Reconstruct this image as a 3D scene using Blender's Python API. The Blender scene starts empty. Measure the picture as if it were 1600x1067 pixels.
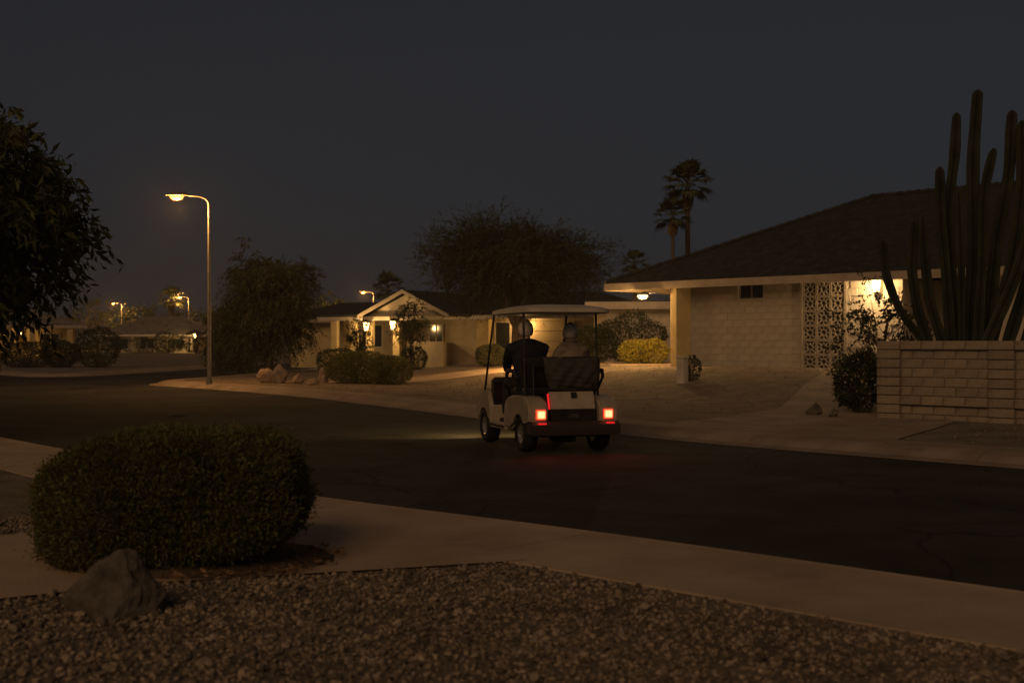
import bpy, bmesh, math, random
import numpy as np
from mathutils import Vector, Matrix, noise as mnoise
from mathutils.geometry import tessellate_polygon

random.seed(7)
rng = np.random.default_rng(11)
R = math.radians
S = bpy.context.scene
C = S.collection

# ------------------------------------------------------------------ camera, sky, sun
F = 1900.0            # focal length in pixels of the 1600 px wide photograph
H = 1.40              # camera height
HY = 535.0            # image row of the horizon
cd = bpy.data.cameras.new('camera'); cam = bpy.data.objects.new('camera', cd); C.objects.link(cam)
cd.sensor_width = 36; cd.lens = F / 1600 * 36
cd.clip_end = 5000; cd.clip_start = 0.05
cam.location = (0, 0, H); cam.rotation_euler = (R(90) + math.atan((HY - 533.5) / F), 0, 0)
cd.dof.use_dof = True; cd.dof.focus_distance = 15.8; cd.dof.aperture_fstop = 2.6
S.camera = cam

SUN_EL, SUN_AZ = 29.0, 200.0       # elevation; azimuth the light comes from, clockwise from +Y (behind left)
w = bpy.data.worlds.new('World'); S.world = w; w.use_nodes = True
nt = w.node_tree; bg = nt.nodes['Background']
sky = nt.nodes.new('ShaderNodeTexSky'); sky.sky_type = 'NISHITA'; sky.sun_disc = False
sky.sun_elevation = R(SUN_EL); sky.sun_rotation = R(SUN_AZ); sky.air_density = 1.0; sky.dust_density = 3.0
hs = nt.nodes.new('ShaderNodeHueSaturation'); hs.inputs['Saturation'].default_value = 0.30
mulc = nt.nodes.new('ShaderNodeMix'); mulc.data_type = 'RGBA'; mulc.blend_type = 'MIX'
mulc.inputs[0].default_value = 0.55
mulc.inputs[7].default_value = (2.85, 3.15, 4.25, 1)      # city glow evens out the night sky
nt.links.new(sky.outputs[0], hs.inputs['Color']); nt.links.new(hs.outputs[0], mulc.inputs[6])
nt.links.new(mulc.outputs[2], bg.inputs['Color'])
bg.inputs['Strength'].default_value = 0.0054

sd_ = bpy.data.lights.new('sun', 'SUN'); sun = bpy.data.objects.new('sun', sd_); C.objects.link(sun)
sd_.energy = 0.66; sd_.angle = R(32); sd_.color = (1.0, 0.58, 0.27)
sun.rotation_euler = (R(90 - SUN_EL), 0, R(-SUN_AZ + 180))
S.view_settings.view_transform = 'Standard'; S.view_settings.look = 'None'
S.view_settings.exposure = 0; S.view_settings.gamma = 1; S.view_settings.use_curve_mapping = False
S.render.resolution_x = 1024; S.render.resolution_y = 682

# ------------------------------------------------------------------ helpers
def G(px, py, z=0.0):
    """pixel of a point that stands on level z -> (x, y)"""
    Y = F * (H - z) / (py - HY); return ((px - 800) / F * Y, Y)
def XZ(px, py, Y):
    """pixel at a known depth -> (x, z)"""
    return ((px - 800) / F * Y, H + (HY - py) / F * Y)

_m = {}
def mat(name, col, rough=0.8, var=0.15, scale=6.0, bump=0.0, bscale=40.0, spec=0.3, metal=0.0, island=0.0,
        objrand=0.0, trans=0.0, detail=4.0, col2=None, bdist=0.02):
    if name in _m: return _m[name]
    m = bpy.data.materials.new(name); m.use_nodes = True; n = m.node_tree; b = n.nodes['Principled BSDF']
    tc = n.nodes.new('ShaderNodeTexCoord')
    no = n.nodes.new('ShaderNodeTexNoise'); no.inputs['Scale'].default_value = scale; no.inputs['Detail'].default_value = detail
    no.inputs['Roughness'].default_value = 0.65
    n.links.new(tc.outputs['Object'], no.inputs['Vector'])
    rp = n.nodes.new('ShaderNodeValToRGB')
    c = Vector(col)
    lo = c * (1 - var * 1.6); hi = Vector(col2) if col2 else c * (1 + var * 1.6)
    rp.color_ramp.elements[0].position = 0.3; rp.color_ramp.elements[0].color = (*lo, 1)
    rp.color_ramp.elements[1].position = 0.7; rp.color_ramp.elements[1].color = (*hi, 1)
    n.links.new(no.outputs['Fac'], rp.inputs['Fac'])
    src = rp.outputs['Color']
    def vary(sock, amt):
        nonlocal src
        mr = n.nodes.new('ShaderNodeMapRange'); mr.inputs['To Min'].default_value = 1 - amt; mr.inputs['To Max'].default_value = 1 + amt
        n.links.new(sock, mr.inputs['Value'])
        mx = n.nodes.new('ShaderNodeVectorMath'); mx.operation = 'SCALE'
        n.links.new(src, mx.inputs[0]); n.links.new(mr.outputs[0], mx.inputs['Scale']); src = mx.outputs[0]
    if island:
        g = n.nodes.new('ShaderNodeNewGeometry'); vary(g.outputs['Random Per Island'], island)
    if objrand:
        o = n.nodes.new('ShaderNodeObjectInfo'); vary(o.outputs['Random'], objrand)
    n.links.new(src, b.inputs['Base Color'])
    b.inputs['Roughness'].default_value = rough; b.inputs['Metallic'].default_value = metal
    b.inputs['Specular IOR Level'].default_value = spec
    if bump:
        nb = n.nodes.new('ShaderNodeTexNoise'); nb.inputs['Scale'].default_value = bscale; nb.inputs['Detail'].default_value = 5
        n.links.new(tc.outputs['Object'], nb.inputs['Vector'])
        bp = n.nodes.new('ShaderNodeBump'); bp.inputs['Strength'].default_value = bump; bp.inputs['Distance'].default_value = bdist
        n.links.new(nb.outputs['Fac'], bp.inputs['Height']); n.links.new(bp.outputs[0], b.inputs['Normal'])
    if trans:
        t = n.nodes.new('ShaderNodeBsdfTranslucent'); n.links.new(src, t.inputs['Color'])
        ms = n.nodes.new('ShaderNodeMixShader'); ms.inputs[0].default_value = trans
        out = n.nodes['Material Output']
        n.links.new(b.outputs[0], ms.inputs[1]); n.links.new(t.outputs[0], ms.inputs[2]); n.links.new(ms.outputs[0], out.inputs['Surface'])
    _m[name] = m; return m
def emit(name, col, strength):
    if name in _m: return _m[name]
    m = bpy.data.materials.new(name); m.use_nodes = True; b = m.node_tree.nodes['Principled BSDF']
    b.inputs['Base Color'].default_value = (*[min(1, x * .5) for x in col], 1)
    b.inputs['Emission Color'].default_value = (*col, 1); b.inputs['Emission Strength'].default_value = strength
    _m[name] = m; return m

def tag(o, label=None, cat=None, group=None, kind=None):
    if label: o['label'] = label
    if cat: o['category'] = cat
    if group: o['group'] = group
    if kind: o['kind'] = kind
    return o
def empty(name, loc=(0, 0, 0), rz=0.0, parent=None):
    o = bpy.data.objects.new(name, None); C.objects.link(o); o.location = loc; o.rotation_euler = (0, 0, rz)
    o.empty_display_size = 0.1
    if parent: o.parent = parent
    return o
def link(name, me, m=None, parent=None, loc=None, rot=None, scale=None):
    o = bpy.data.objects.new(name, me); C.objects.link(o)
    if m and not me.materials: me.materials.append(m)
    if parent: o.parent = parent
    if loc is not None: o.location = loc
    if rot is not None: o.rotation_euler = rot
    if scale is not None: o.scale = scale
    return o
def copy_tree(o, parent=None):
    c = o.copy(); C.objects.link(c); c.parent = parent
    for ch in list(o.children): copy_tree(ch, c)
    return c
def np_mesh(name, V, quads, smooth=False):
    V = np.asarray(V, np.float32); Q = np.asarray(quads, np.int32); k = Q.shape[1]
    me = bpy.data.meshes.new(name)
    me.vertices.add(len(V)); me.vertices.foreach_set('co', V.ravel())
    me.loops.add(Q.size); me.loops.foreach_set('vertex_index', Q.ravel())
    me.polygons.add(len(Q)); me.polygons.foreach_set('loop_start', np.arange(0, Q.size, k, dtype=np.int32))
    me.polygons.foreach_set('loop_total', np.full(len(Q), k, np.int32))
    me.polygons.foreach_set('use_smooth', np.full(len(Q), smooth, bool))
    me.update(calc_edges=True); me.validate(); return me

class MB:
    """collects shapes; build() links them as ONE mesh object"""
    def __init__(s): s.bm = bmesh.new()
    def box(s, c, size, rot=None, bevel=0.0, seg=2):
        M = Matrix.Translation(c) @ (rot.to_4x4() if rot else Matrix.Identity(4)) @ Matrix.Diagonal((*size, 1))
        r = bmesh.ops.create_cube(s.bm, size=1, matrix=M)
        if bevel:
            es = list({e for v in r['verts'] for e in v.link_edges})
            bmesh.ops.bevel(s.bm, geom=es, offset=bevel, segments=seg, affect='EDGES', profile=0.6)
        return s
    def b2(s, a, b, bevel=0.0, seg=2):
        a = Vector(a); b = Vector(b); return s.box((a + b) / 2, [abs(x) for x in (b - a)], None, bevel, seg)
    def tube(s, pts, rad, n=10, cap=True):
        pts = [Vector(p) for p in pts]
        if not hasattr(rad, '__len__'): rad = [rad] * len(pts)
        rings = []; up = Vector((0, 0, 1)); prev = None
        for i, p in enumerate(pts):
            d = (pts[min(i + 1, len(pts) - 1)] - pts[max(i - 1, 0)]).normalized()
            if prev is None:
                a = up if abs(d.z) < .9 else Vector((1, 0, 0)); x = d.cross(a).normalized()
            else:
                x = (prev - d * prev.dot(d)).normalized()
            prev = x; y = d.cross(x)
            rings.append([s.bm.verts.new(p + (x * math.cos(2 * math.pi * k / n) + y * math.sin(2 * math.pi * k / n)) * rad[i]) for k in range(n)])
        for a, b in zip(rings, rings[1:]):
            for k in range(n): s.bm.faces.new((a[k], a[(k + 1) % n], b[(k + 1) % n], b[k]))
        if cap: s.bm.faces.new(rings[0][::-1]); s.bm.faces.new(rings[-1])
        return s
    def lathe(s, prof, M=None, n=24):
        M = M or Matrix.Identity(4); rings = []
        for r, z in prof:
            if r < 1e-6: rings.append([s.bm.verts.new(M @ Vector((0, 0, z)))])
            else: rings.append([s.bm.verts.new(M @ Vector((r * math.cos(2 * math.pi * k / n), r * math.sin(2 * math.pi * k / n), z))) for k in range(n)])
        for a, b in zip(rings, rings[1:]):
            for k in range(n):
                k2 = (k + 1) % n
                f = [a[0], b[k2], b[k]] if len(a) == 1 else [a[k], a[k2], b[0]] if len(b) == 1 else [a[k], a[k2], b[k2], b[k]]
                try: s.bm.faces.new(f)
                except ValueError: pass
        return s
    def prism(s, poly, x0, x1, axes='yz', bevel=0.0):
        """closed outline in the plane `axes`, extruded along the third axis"""
        def P(u, v, t): return {'yz': (t, u, v), 'xz': (u, t, v), 'xy': (u, v, t)}[axes]
        a = [s.bm.verts.new(P(u, v, x0)) for u, v in poly]; b = [s.bm.verts.new(P(u, v, x1)) for u, v in poly]
        n = len(poly); fs = [s.bm.faces.new(a[::-1]), s.bm.faces.new(b)]
        for k in range(n): fs.append(s.bm.faces.new((a[k], a[(k + 1) % n], b[(k + 1) % n], b[k])))
        if bevel:
            es = list({e for f in fs[:2] for e in f.edges})
            bmesh.ops.bevel(s.bm, geom=es, offset=bevel, segments=2, affect='EDGES')
        return s
    def poly(s, pts):
        s.bm.faces.new([s.bm.verts.new(p) for p in pts]); return s
    def mesh(s, name, smooth=False):
        bmesh.ops.recalc_face_normals(s.bm, faces=s.bm.faces[:])
        me = bpy.data.meshes.new(name); s.bm.to_mesh(me); s.bm.free()
        if smooth:
            me.polygons.foreach_set('use_smooth', [True] * len(me.polygons))
            try: me.set_sharp_from_angle(angle=R(38))
            except Exception: pass
        return me
    def build(s, name, m, parent=None, smooth=False, loc=None, rot=None):
        return link(name, s.mesh(name, smooth), m, parent, loc, rot)

# ------------------------------------------------------------------ materials
ASPH = mat('asphalt', (.033, .032, .032), .93, .25, 1.1, .6, 140, spec=.2, detail=8)
CONC = mat('concrete', (.41, .315, .225), .88, .17, 1.1, .35, 90, detail=10)
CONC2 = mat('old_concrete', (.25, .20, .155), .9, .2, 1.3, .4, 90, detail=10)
DG = mat('decomposed_granite', (.185, .153, .12), .95, .22, 1.5, .8, 38, spec=.1, detail=8, bdist=.03)
STONE = mat('crushed_stone', (.225, .182, .138), .9, .22, 5, .3, 120, spec=.2, island=.62)
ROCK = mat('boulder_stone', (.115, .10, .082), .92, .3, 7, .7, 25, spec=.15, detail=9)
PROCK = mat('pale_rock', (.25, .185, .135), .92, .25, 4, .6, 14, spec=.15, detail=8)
HEDGE = mat('hedge_leaf', (.118, .122, .044), .6, .25, 3, island=.45, trans=.25, spec=.3)
LEAF = mat('tree_leaf', (.062, .070, .030), .6, .3, 1.2, island=.4, trans=.3, spec=.3)
MESQ = mat('mesquite_leaf', (.056, .068, .034), .7, .3, .8, island=.4, trans=.3, spec=.2)
OLIVE = mat('olive_leaf', (.074, .078, .042), .7, .3, .8, island=.4, trans=.3, spec=.2)
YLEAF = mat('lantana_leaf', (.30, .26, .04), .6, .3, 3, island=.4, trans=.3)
DARKLEAF = mat('dark_leaf', (.042, .050, .022), .6, .3, 2, island=.4, trans=.25)
PALMG = mat('palm_leaf', (.085, .095, .045), .6, .25, 2, island=.35, trans=.25)
PALMD = mat('dead_palm_leaf', (.22, .14, .08), .85, .25, 2, island=.35, trans=.15)
BARK = mat('bark', (.115, .085, .06), .95, .3, 9, .8, 20, spec=.1)
CACT = mat('cactus_skin', (.025, .029, .018), .75, .3, 3, .3, 30, spec=.25)
SOIL = mat('soil', (.12, .09, .065), .97, .3, 3, .8, 25, spec=.05)
BLOCK = mat('slump_block', (.255, .208, .155), .93, .16, 4, .55, 28, spec=.1, objrand=.13, detail=7)
HBLOCK = mat('painted_block', (.35, .315, .265), .88, .06, 3, .5, 24, spec=.15, objrand=.05, detail=7)
HWALL = mat('painted_wall', (.35, .315, .265), .88, .09, 2, .4, 24, spec=.15)
BWHITE = mat('breeze_white', (.27, .235, .19), .85, .1, 4, .2, 40)
TRIM = mat('trim_paint', (.33, .275, .215), .6, .1, 3)
WTRIM = mat('white_trim', (.44, .39, .33), .6, .1, 3)
SHING = mat('shingle', (.037, .036, .037), .95, .3, 4, .8, 22, spec=.1, detail=9)
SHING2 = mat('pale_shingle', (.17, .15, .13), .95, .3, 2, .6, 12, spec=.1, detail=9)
STUC = mat('stucco', (.36, .30, .22), .92, .1, 1.5, .4, 20)
STUC2 = mat('ochre_stucco', (.42, .325, .165), .92, .1, 1.5, .4, 20)
GLASS = mat('dark_glass', (.02, .022, .025), .12, .1, 2, spec=.6)
METAL = mat('galvanised_steel', (.20, .185, .165), .5, .15, 5, .1, 30, metal=.6)
BLACKM = mat('black_metal', (.02, .02, .02), .45, .1, 5)
CREAM = mat('cream_paint', (.345, .295, .225), .24, .12, 6, spec=.5, detail=9)
CREAM2 = mat('cream_plastic', (.37, .315, .24), .5, .12, 6, spec=.4)
VINYL = mat('black_vinyl', (.018, .017, .017), .5, .2, 6, .3, 22, spec=.35)
FABRIC = mat('rain_cover_fabric', (.045, .040, .036), .8, .2, 5, .7, 9, bdist=.04)
RUBBER = mat('rubber', (.016, .016, .016), .8, .2, 8, .3, 50)
CHROME = mat('hubcap', (.55, .54, .52), .3, .05, 4, metal=.85)
BUMPER = mat('bumper_plastic', (.045, .032, .029), .55, .1, 5)

def weather_asphalt():
    """long worn bands, sealed cracks and patches on the asphalt"""
    n = ASPH.node_tree; b = n.nodes['Principled BSDF']; src = b.inputs['Base Color'].links[0].from_socket
    tc = n.nodes.new('ShaderNodeTexCoord')
    no = n.nodes.new('ShaderNodeTexNoise'); no.inputs['Scale'].default_value = .35; no.inputs['Detail'].default_value = 3
    n.links.new(tc.outputs['Object'], no.inputs['Vector'])
    wv = n.nodes.new('ShaderNodeTexNoise'); wv.inputs['Scale'].default_value = 1.3; n.links.new(tc.outputs['Object'], wv.inputs['Vector'])
    ad = n.nodes.new('ShaderNodeVectorMath'); ad.operation = 'MULTIPLY_ADD'; ad.inputs[1].default_value = (.5, .5, .5)
    n.links.new(wv.outputs['Color'], ad.inputs[0]); n.links.new(tc.outputs['Object'], ad.inputs[2])
    vo = n.nodes.new('ShaderNodeTexVoronoi'); vo.feature = 'DISTANCE_TO_EDGE'; vo.inputs['Scale'].default_value = .28; n.links.new(ad.outputs[0], vo.inputs['Vector'])
    cr = n.nodes.new('ShaderNodeMapRange'); cr.inputs['From Min'].default_value = .002; cr.inputs['From Max'].default_value = .007; cr.inputs['To Min'].default_value = .45; cr.inputs['To Max'].default_value = 1; n.links.new(vo.outputs['Distance'], cr.inputs['Value'])
    pa = n.nodes.new('ShaderNodeMapRange'); pa.inputs['From Min'].default_value = .35; pa.inputs['From Max'].default_value = .65; pa.inputs['To Min'].default_value = .7; pa.inputs['To Max'].default_value = 1.35; n.links.new(no.outputs['Fac'], pa.inputs['Value'])
    ml = n.nodes.new('ShaderNodeMath'); ml.operation = 'MULTIPLY'; n.links.new(cr.outputs[0], ml.inputs[0]); n.links.new(pa.outputs[0], ml.inputs[1])
    sc = n.nodes.new('ShaderNodeVectorMath'); sc.operation = 'SCALE'; n.links.new(src, sc.inputs[0]); n.links.new(ml.outputs[0], sc.inputs['Scale'])
    n.links.new(sc.outputs[0], b.inputs['Base Color'])
weather_asphalt()

# ------------------------------------------------------------------ terrain and road
def catmull(pts, step=0.6):
    P = [Vector((x, y, 0)) for x, y in pts]; P = [P[0] * 2 - P[1]] + P + [P[-1] * 2 - P[-2]]
    out = []
    for i in range(1, len(P) - 2):
        a, b, c, d = P[i - 1], P[i], P[i + 1], P[i + 2]
        L = (c - b).length; n = max(2, min(60, int(L / step)))
        # centripetal-ish: scale tangents by the segment length
        t1 = (c - a) / max(1e-6, ((b - a).length + L)) * L; t2 = (d - b) / max(1e-6, (L + (d - c).length)) * L
        for k in range(n):
            t = k / n; h1 = 2*t**3 - 3*t**2 + 1; h2 = t**3 - 2*t**2 + t; h3 = -2*t**3 + 3*t**2; h4 = t**3 - t**2
            q = b * h1 + t1 * h2 + c * h3 + t2 * h4; out.append((q.x, q.y))
    out.append(pts[-1]); return out
NEAR = catmull([(40, -29), (8, 1.8), (2.83, 6.73), (.9, 8.58), (-1.77, 10.95), (-5.78, 15.8), (-7.6, 18), (-14, 26), (-30, 45), (-70, 92)])
LEFTC = catmull([(-61, 101), (-32, 65), (-23, 53.5), (-19.5, 49.3), (-18.0, 49.6), (-17.2, 53), (-14.5, 90), (-8, 200)])
FARK = catmull([(-1, 200), (-7.5, 90), (-10.6, 56), (-11.5, 47), (-12.2, 42.2), (-11.9, 39.9), (-10.6, 38.2), (-9.0, 36.3), (-5.27, 31.0), (1.9, 18.1), (5.68, 13.5), (14, 4.5), (47, -26)])
OUT = np.array(NEAR + LEFTC + FARK)
SEGS = []
for L_ in (NEAR, LEFTC, FARK):
    a = np.array(L_); SEGS.append((a[:-1], a[1:]))
def inside(P):
    x, y = P[:, 0], P[:, 1]; r = np.zeros(len(P), bool); a = OUT; b = np.roll(OUT, -1, 0)
    for (x1, y1), (x2, y2) in zip(a, b):
        c = (y1 > y) != (y2 > y)
        if c.any():
            xi = (x2 - x1) * (y - y1) / (y2 - y1 + 1e-12) + x1; r ^= c & (x < xi)
    return r
def dist(P, seg):
    d = np.full(len(P), 1e9); A, B = seg
    for a, b in zip(A, B):
        v = b - a; t = np.clip(((P - a) @ v) / (v @ v + 1e-12), 0, 1); q = P - a - t[:, None] * v
        d = np.minimum(d, (q * q).sum(1))
    return np.sqrt(d)
def sstep(a, b, x): t = np.clip((x - a) / (b - a), 0, 1); return t * t * (3 - 2 * t)
def ground_np(P):
    P = np.asarray(P, float).reshape(-1, 2)
    dn, dl, df = (dist(P, s) for s in SEGS); ins = inside(P)
    d = np.minimum(np.minimum(dn, dl), df)
    base = np.interp(d, [0, .30, .55, 1.1, 1.2], [-.05, -.03, .07, .108, .118])
    lot_f = (df <= dn) & (df <= dl)
    pad = .58 * (1 - .45 * sstep(43, 58, P[:, 1])) * sstep(-14, -4, P[:, 0])
    rise = np.where(lot_f, pad * sstep(5.0, 12.0, d), .15 * sstep(3, 25, d))
    x, y = P[:, 0], P[:, 1]
    und = .018 * np.sin(x * .9 + 1.3 * np.sin(y * .35)) * np.sin(y * .7 + .5) * sstep(1.3, 4, d)
    z = base + rise + und
    return np.where(ins, -.06, z), np.where(ins, -d, d)
def gz(x, y): return float(ground_np([(x, y)])[0][0])

def axis_lines(lo, hi, fine_lo, fine_hi, fine, grow):
    v = list(np.arange(fine_lo, fine_hi, fine)); s = fine
    while v[-1] < hi: s *= grow; v.append(v[-1] + s)
    s = fine; u = [fine_lo]
    while u[-1] > lo: s *= grow; u.append(u[-1] - s)
    return np.array(u[:0:-1] + v)
xs = axis_lines(-900, 900, -16, 14, .22, 1.09); ys = axis_lines(-40, 1800, 2.5, 46, .22, 1.07)
gx, gy = np.meshgrid(xs, ys); PP = np.stack([gx.ravel(), gy.ravel()], 1)
zz, _ = ground_np(PP)
nx, ny = len(xs), len(ys); ii = (np.arange(ny - 1)[:, None] * nx + np.arange(nx - 1)[None]).ravel()
gm = np_mesh('ground', np.column_stack([PP, zz]), np.stack([ii, ii + 1, ii + 1 + nx, ii + nx], 1), True)
tag(link('ground', gm, DG), 'tan gravel desert ground of the front yards', 'ground', kind='structure')

tris = tessellate_polygon([[Vector((x, y, 0)) for x, y in OUT]])
rm = bpy.data.meshes.new('road'); rm.from_pydata([(x, y, 0.0) for x, y in OUT], [], [t for t in tris]); rm.update()
if rm.polygons and rm.polygons[0].normal.z < 0: rm.flip_normals()
tag(link('road', rm, ASPH), 'dark asphalt street curving past the houses into a side street', 'road', kind='structure')

def offset_pts(pts, side):
    out = []
    for i, p in enumerate(pts):
        a = np.array(pts[max(0, i - 1)]); b = np.array(pts[min(len(pts) - 1, i + 1)]); d = (b - a) / (np.linalg.norm(b - a) + 1e-9)
        out.append((np.array(p), np.array([d[1], -d[0]]) * side))
    return out
PROF = [(-.01, -.05), (-.01, .006), (.22, .022), (.34, .085), (.46, .118), (.50, .113), (.54, .122), (1.12, .128), (1.12, .02)]
def kerb(name, pts, side, label, slab=3.0, far=60, m=None, width=1.12):
    PR = [(width if o == 1.12 else o, z) for o, z in PROF]
    root = empty(name); tag(root, label, 'kerb', kind='structure')
    O = offset_pts(pts, side); runs = []; cur = [O[0]]; acc = 0
    for a, b in zip(O, O[1:]):
        acc += np.linalg.norm(b[0] - a[0]); cur.append(b)
        dd = np.linalg.norm(b[0]); lim = slab if dd < far else 40
        if acc >= lim: runs.append(cur); cur = [b]; acc = 0
    if len(cur) > 1: runs.append(cur)
    for run in runs:
        V = []; n = len(PR)
        for i, (p, nn) in enumerate(run):
            e = 0.0
            t = (run[min(i + 1, len(run) - 1)][0] - run[max(i - 1, 0)][0]); t = t / (np.linalg.norm(t) + 1e-9)
            if i == 0: e = .006
            if i == len(run) - 1: e = -.006
            for o, z in PR: V.append((*(p + nn * o + t * e), z))
        Fc = [(i * n + k, i * n + k + 1, (i + 1) * n + k + 1, (i + 1) * n + k) for i in range(len(run) - 1) for k in range(n - 1)]
        Fc += [tuple(range(n))[::-1], tuple((len(run) - 1) * n + k for k in range(n))]
        me = bpy.data.meshes.new('kerb_slab'); me.from_pydata(V, [], Fc); me.update()
        bm = bmesh.new(); bm.from_mesh(me); bmesh.ops.recalc_face_normals(bm, faces=bm.faces[:]); bm.to_mesh(me); bm.free()
        link('kerb_slab', me, m or CONC, root)
    return root
def trim(pts, lim=130): return [p for p in pts if math.hypot(*p) < lim]
kerb('near_kerb', trim(NEAR), -1, 'pale concrete rolled kerb and path along the gravel yard', width=1.72)
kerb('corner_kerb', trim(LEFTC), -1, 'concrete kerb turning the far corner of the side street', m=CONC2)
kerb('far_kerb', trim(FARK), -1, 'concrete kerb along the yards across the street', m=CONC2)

def sheet(name, poly, off, m, label, cell=.45):
    bm = bmesh.new(); bm.faces.new([bm.verts.new((x, y, 0)) for x, y in poly])
    xs_ = [p[0] for p in poly]; ys_ = [p[1] for p in poly]
    for ax, lo, hi in ((0, min(xs_), max(xs_)), (1, min(ys_), max(ys_))):
        k = lo + cell
        while k < hi:
            co = [0, 0, 0]; no = [0, 0, 0]; co[ax] = k; no[ax] = 1
            bmesh.ops.bisect_plane(bm, geom=bm.verts[:] + bm.edges[:] + bm.faces[:], plane_co=co, plane_no=no); k += cell
    z, _ = ground_np([(v.co.x, v.co.y) for v in bm.verts])
    for v, q in zip(bm.verts, z): v.co.z = q + off
    bmesh.ops.recalc_face_normals(bm, faces=bm.faces[:])
    if sum(f.normal.z for f in bm.faces) < 0: bmesh.ops.reverse_faces(bm, faces=bm.faces[:])
    me = bpy.data.meshes.new(name); bm.to_mesh(me); bm.free()
    return tag(link(name, me, m), label, 'path', kind='structure')
# the near driveway: square to the street, from the kerb back past the hedge
DRIVE = [(.10, 7.14), (-.07, 7.05), (-1.2, 6.66), (-1.85, 6.40), (-2.5, 5.95), (-4.0, 4.8), (-8.0, 1.6), (-10, 3.6), (-5.2, 6.9), (-3.3, 8.05), (-2.75, 8.8), (-2.45, 9.5)]
sheet('driveway', [tuple(p) for p in DRIVE], .014, CONC, 'pale concrete driveway beside the round clipped hedge')
def in_drive(P):
    r = np.zeros(len(P), bool); x, y = P[:, 0], P[:, 1]
    for (x1, y1), (x2, y2) in zip(DRIVE, DRIVE[1:] + DRIVE[:1]):
        c = (y1 > y) != (y2 > y); r ^= c & (x < (x2 - x1) * (y - y1) / (y2 - y1 + 1e-12) + x1)
    return r
# the driveway of the house across the street
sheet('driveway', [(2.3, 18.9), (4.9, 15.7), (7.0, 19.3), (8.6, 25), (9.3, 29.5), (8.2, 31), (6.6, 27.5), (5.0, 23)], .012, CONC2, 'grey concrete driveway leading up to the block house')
sheet('carport_floor', [(3.12, 38.0), (5.6, 37.9), (9.5, 43), (6.5, 46), (3.12, 42.3)], .012, CONC, 'concrete floor lit by the carport lamp')
sheet('front_walk', [(-6.0, 37.5), (-1.0, 39.0), (3.1, 38.9), (2.9, 40.1), (-1.0, 41.0), (-6.4, 39.6)], .013, CONC, 'pale strip of concrete crossing the yard of the gabled house')

mc = MB(); mc.lathe([(0, .012), (.19, .012), (.2, .004), (.21, -.01)], n=28)
for k in range(-3, 4): mc.b2((-.1, k * .04 - .008, .010), (.1, k * .04 + .008, .016))
o = mc.build('manhole_cover', mat('cast_iron', (.05, .045, .04), .9, spec=.1), loc=(*G(278, 650), 0)); tag(o, 'round iron manhole cover set in the asphalt', 'manhole cover')

# ------------------------------------------------------------------ stones
ico = bmesh.new(); bmesh.ops.create_icosphere(ico, subdivisions=1, radius=1)
IV = np.array([v.co[:] for v in ico.verts]); IF = np.array([[v.index for v in f.verts] for f in ico.faces]); ico.free()
def rotmats(n):
    q = rng.normal(size=(n, 4)); q /= np.linalg.norm(q, axis=1)[:, None]; a, b, c, d = q.T
    return np.stack([np.stack([1-2*(c*c+d*d), 2*(b*c-a*d), 2*(b*d+a*c)], 1), np.stack([2*(b*c+a*d), 1-2*(b*b+d*d), 2*(c*d-a*b)], 1), np.stack([2*(b*d-a*c), 2*(c*d+a*b), 1-2*(b*b+c*c)], 1)], 1)
def stones_mesh(name, P, size):
    n = len(P); V = IV[None] * (1 + rng.uniform(-.38, .30, (n, len(IV), 1)))
    V = V * (size[:, None] * rng.uniform(.55, 1.15, (n, 3)))[:, None, :]
    V = np.einsum('nij,nkj->nki', rotmats(n), V); V[:, :, 2] *= .8
    V = V + P[:, None, :]
    Fc = IF[None] + (np.arange(n) * len(IV))[:, None, None]
    return np_mesh(name, V.reshape(-1, 3), Fc.reshape(-1, 3))
n = 115000
P = np.column_stack([rng.uniform(-5.2, 6.5, n), rng.uniform(2.6, 9.2, n)])
z, sd = ground_np(P); dn = sd
keep = (sd > 1.74) & ~in_drive(P) & (P[:, 1] < 8.9) & (np.abs(P[:, 0]) < P[:, 1] * .62 + .8) & (P[:, 0] + P[:, 1] < 13)
P, z = P[keep], z[keep]
edge = rng.uniform(size=len(P)); size = rng.uniform(.006, .016, len(P)) * np.where(edge > .94, rng.uniform(1.3, 2.0, len(P)), 1)
Q = np.column_stack([P, z + size * rng.uniform(.0, .75, len(P))])
tag(link('gravel', stones_mesh('gravel', Q, size), STONE), 'crushed brown stone gravel covering the yard in the foreground', 'gravel', kind='stuff')
# sparse stones on the yards across the street
n = 7000
P = np.column_stack([rng.uniform(-12, 14, n), rng.uniform(12, 44, n)]); z, sd = ground_np(P)
keep = (sd > 1.4) & (rng.uniform(size=n) < .75); P, z = P[keep], z[keep]; size = rng.uniform(.01, .03, len(P))
tag(link('gravel', stones_mesh('gravel', np.column_stack([P, z + size * .2]), size), mat('yard_stone', (.2, .155, .115), .95, .2, 5, spec=.1, island=.3)), 'scattered loose stones on the yards across the street', 'gravel', kind='stuff')

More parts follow.
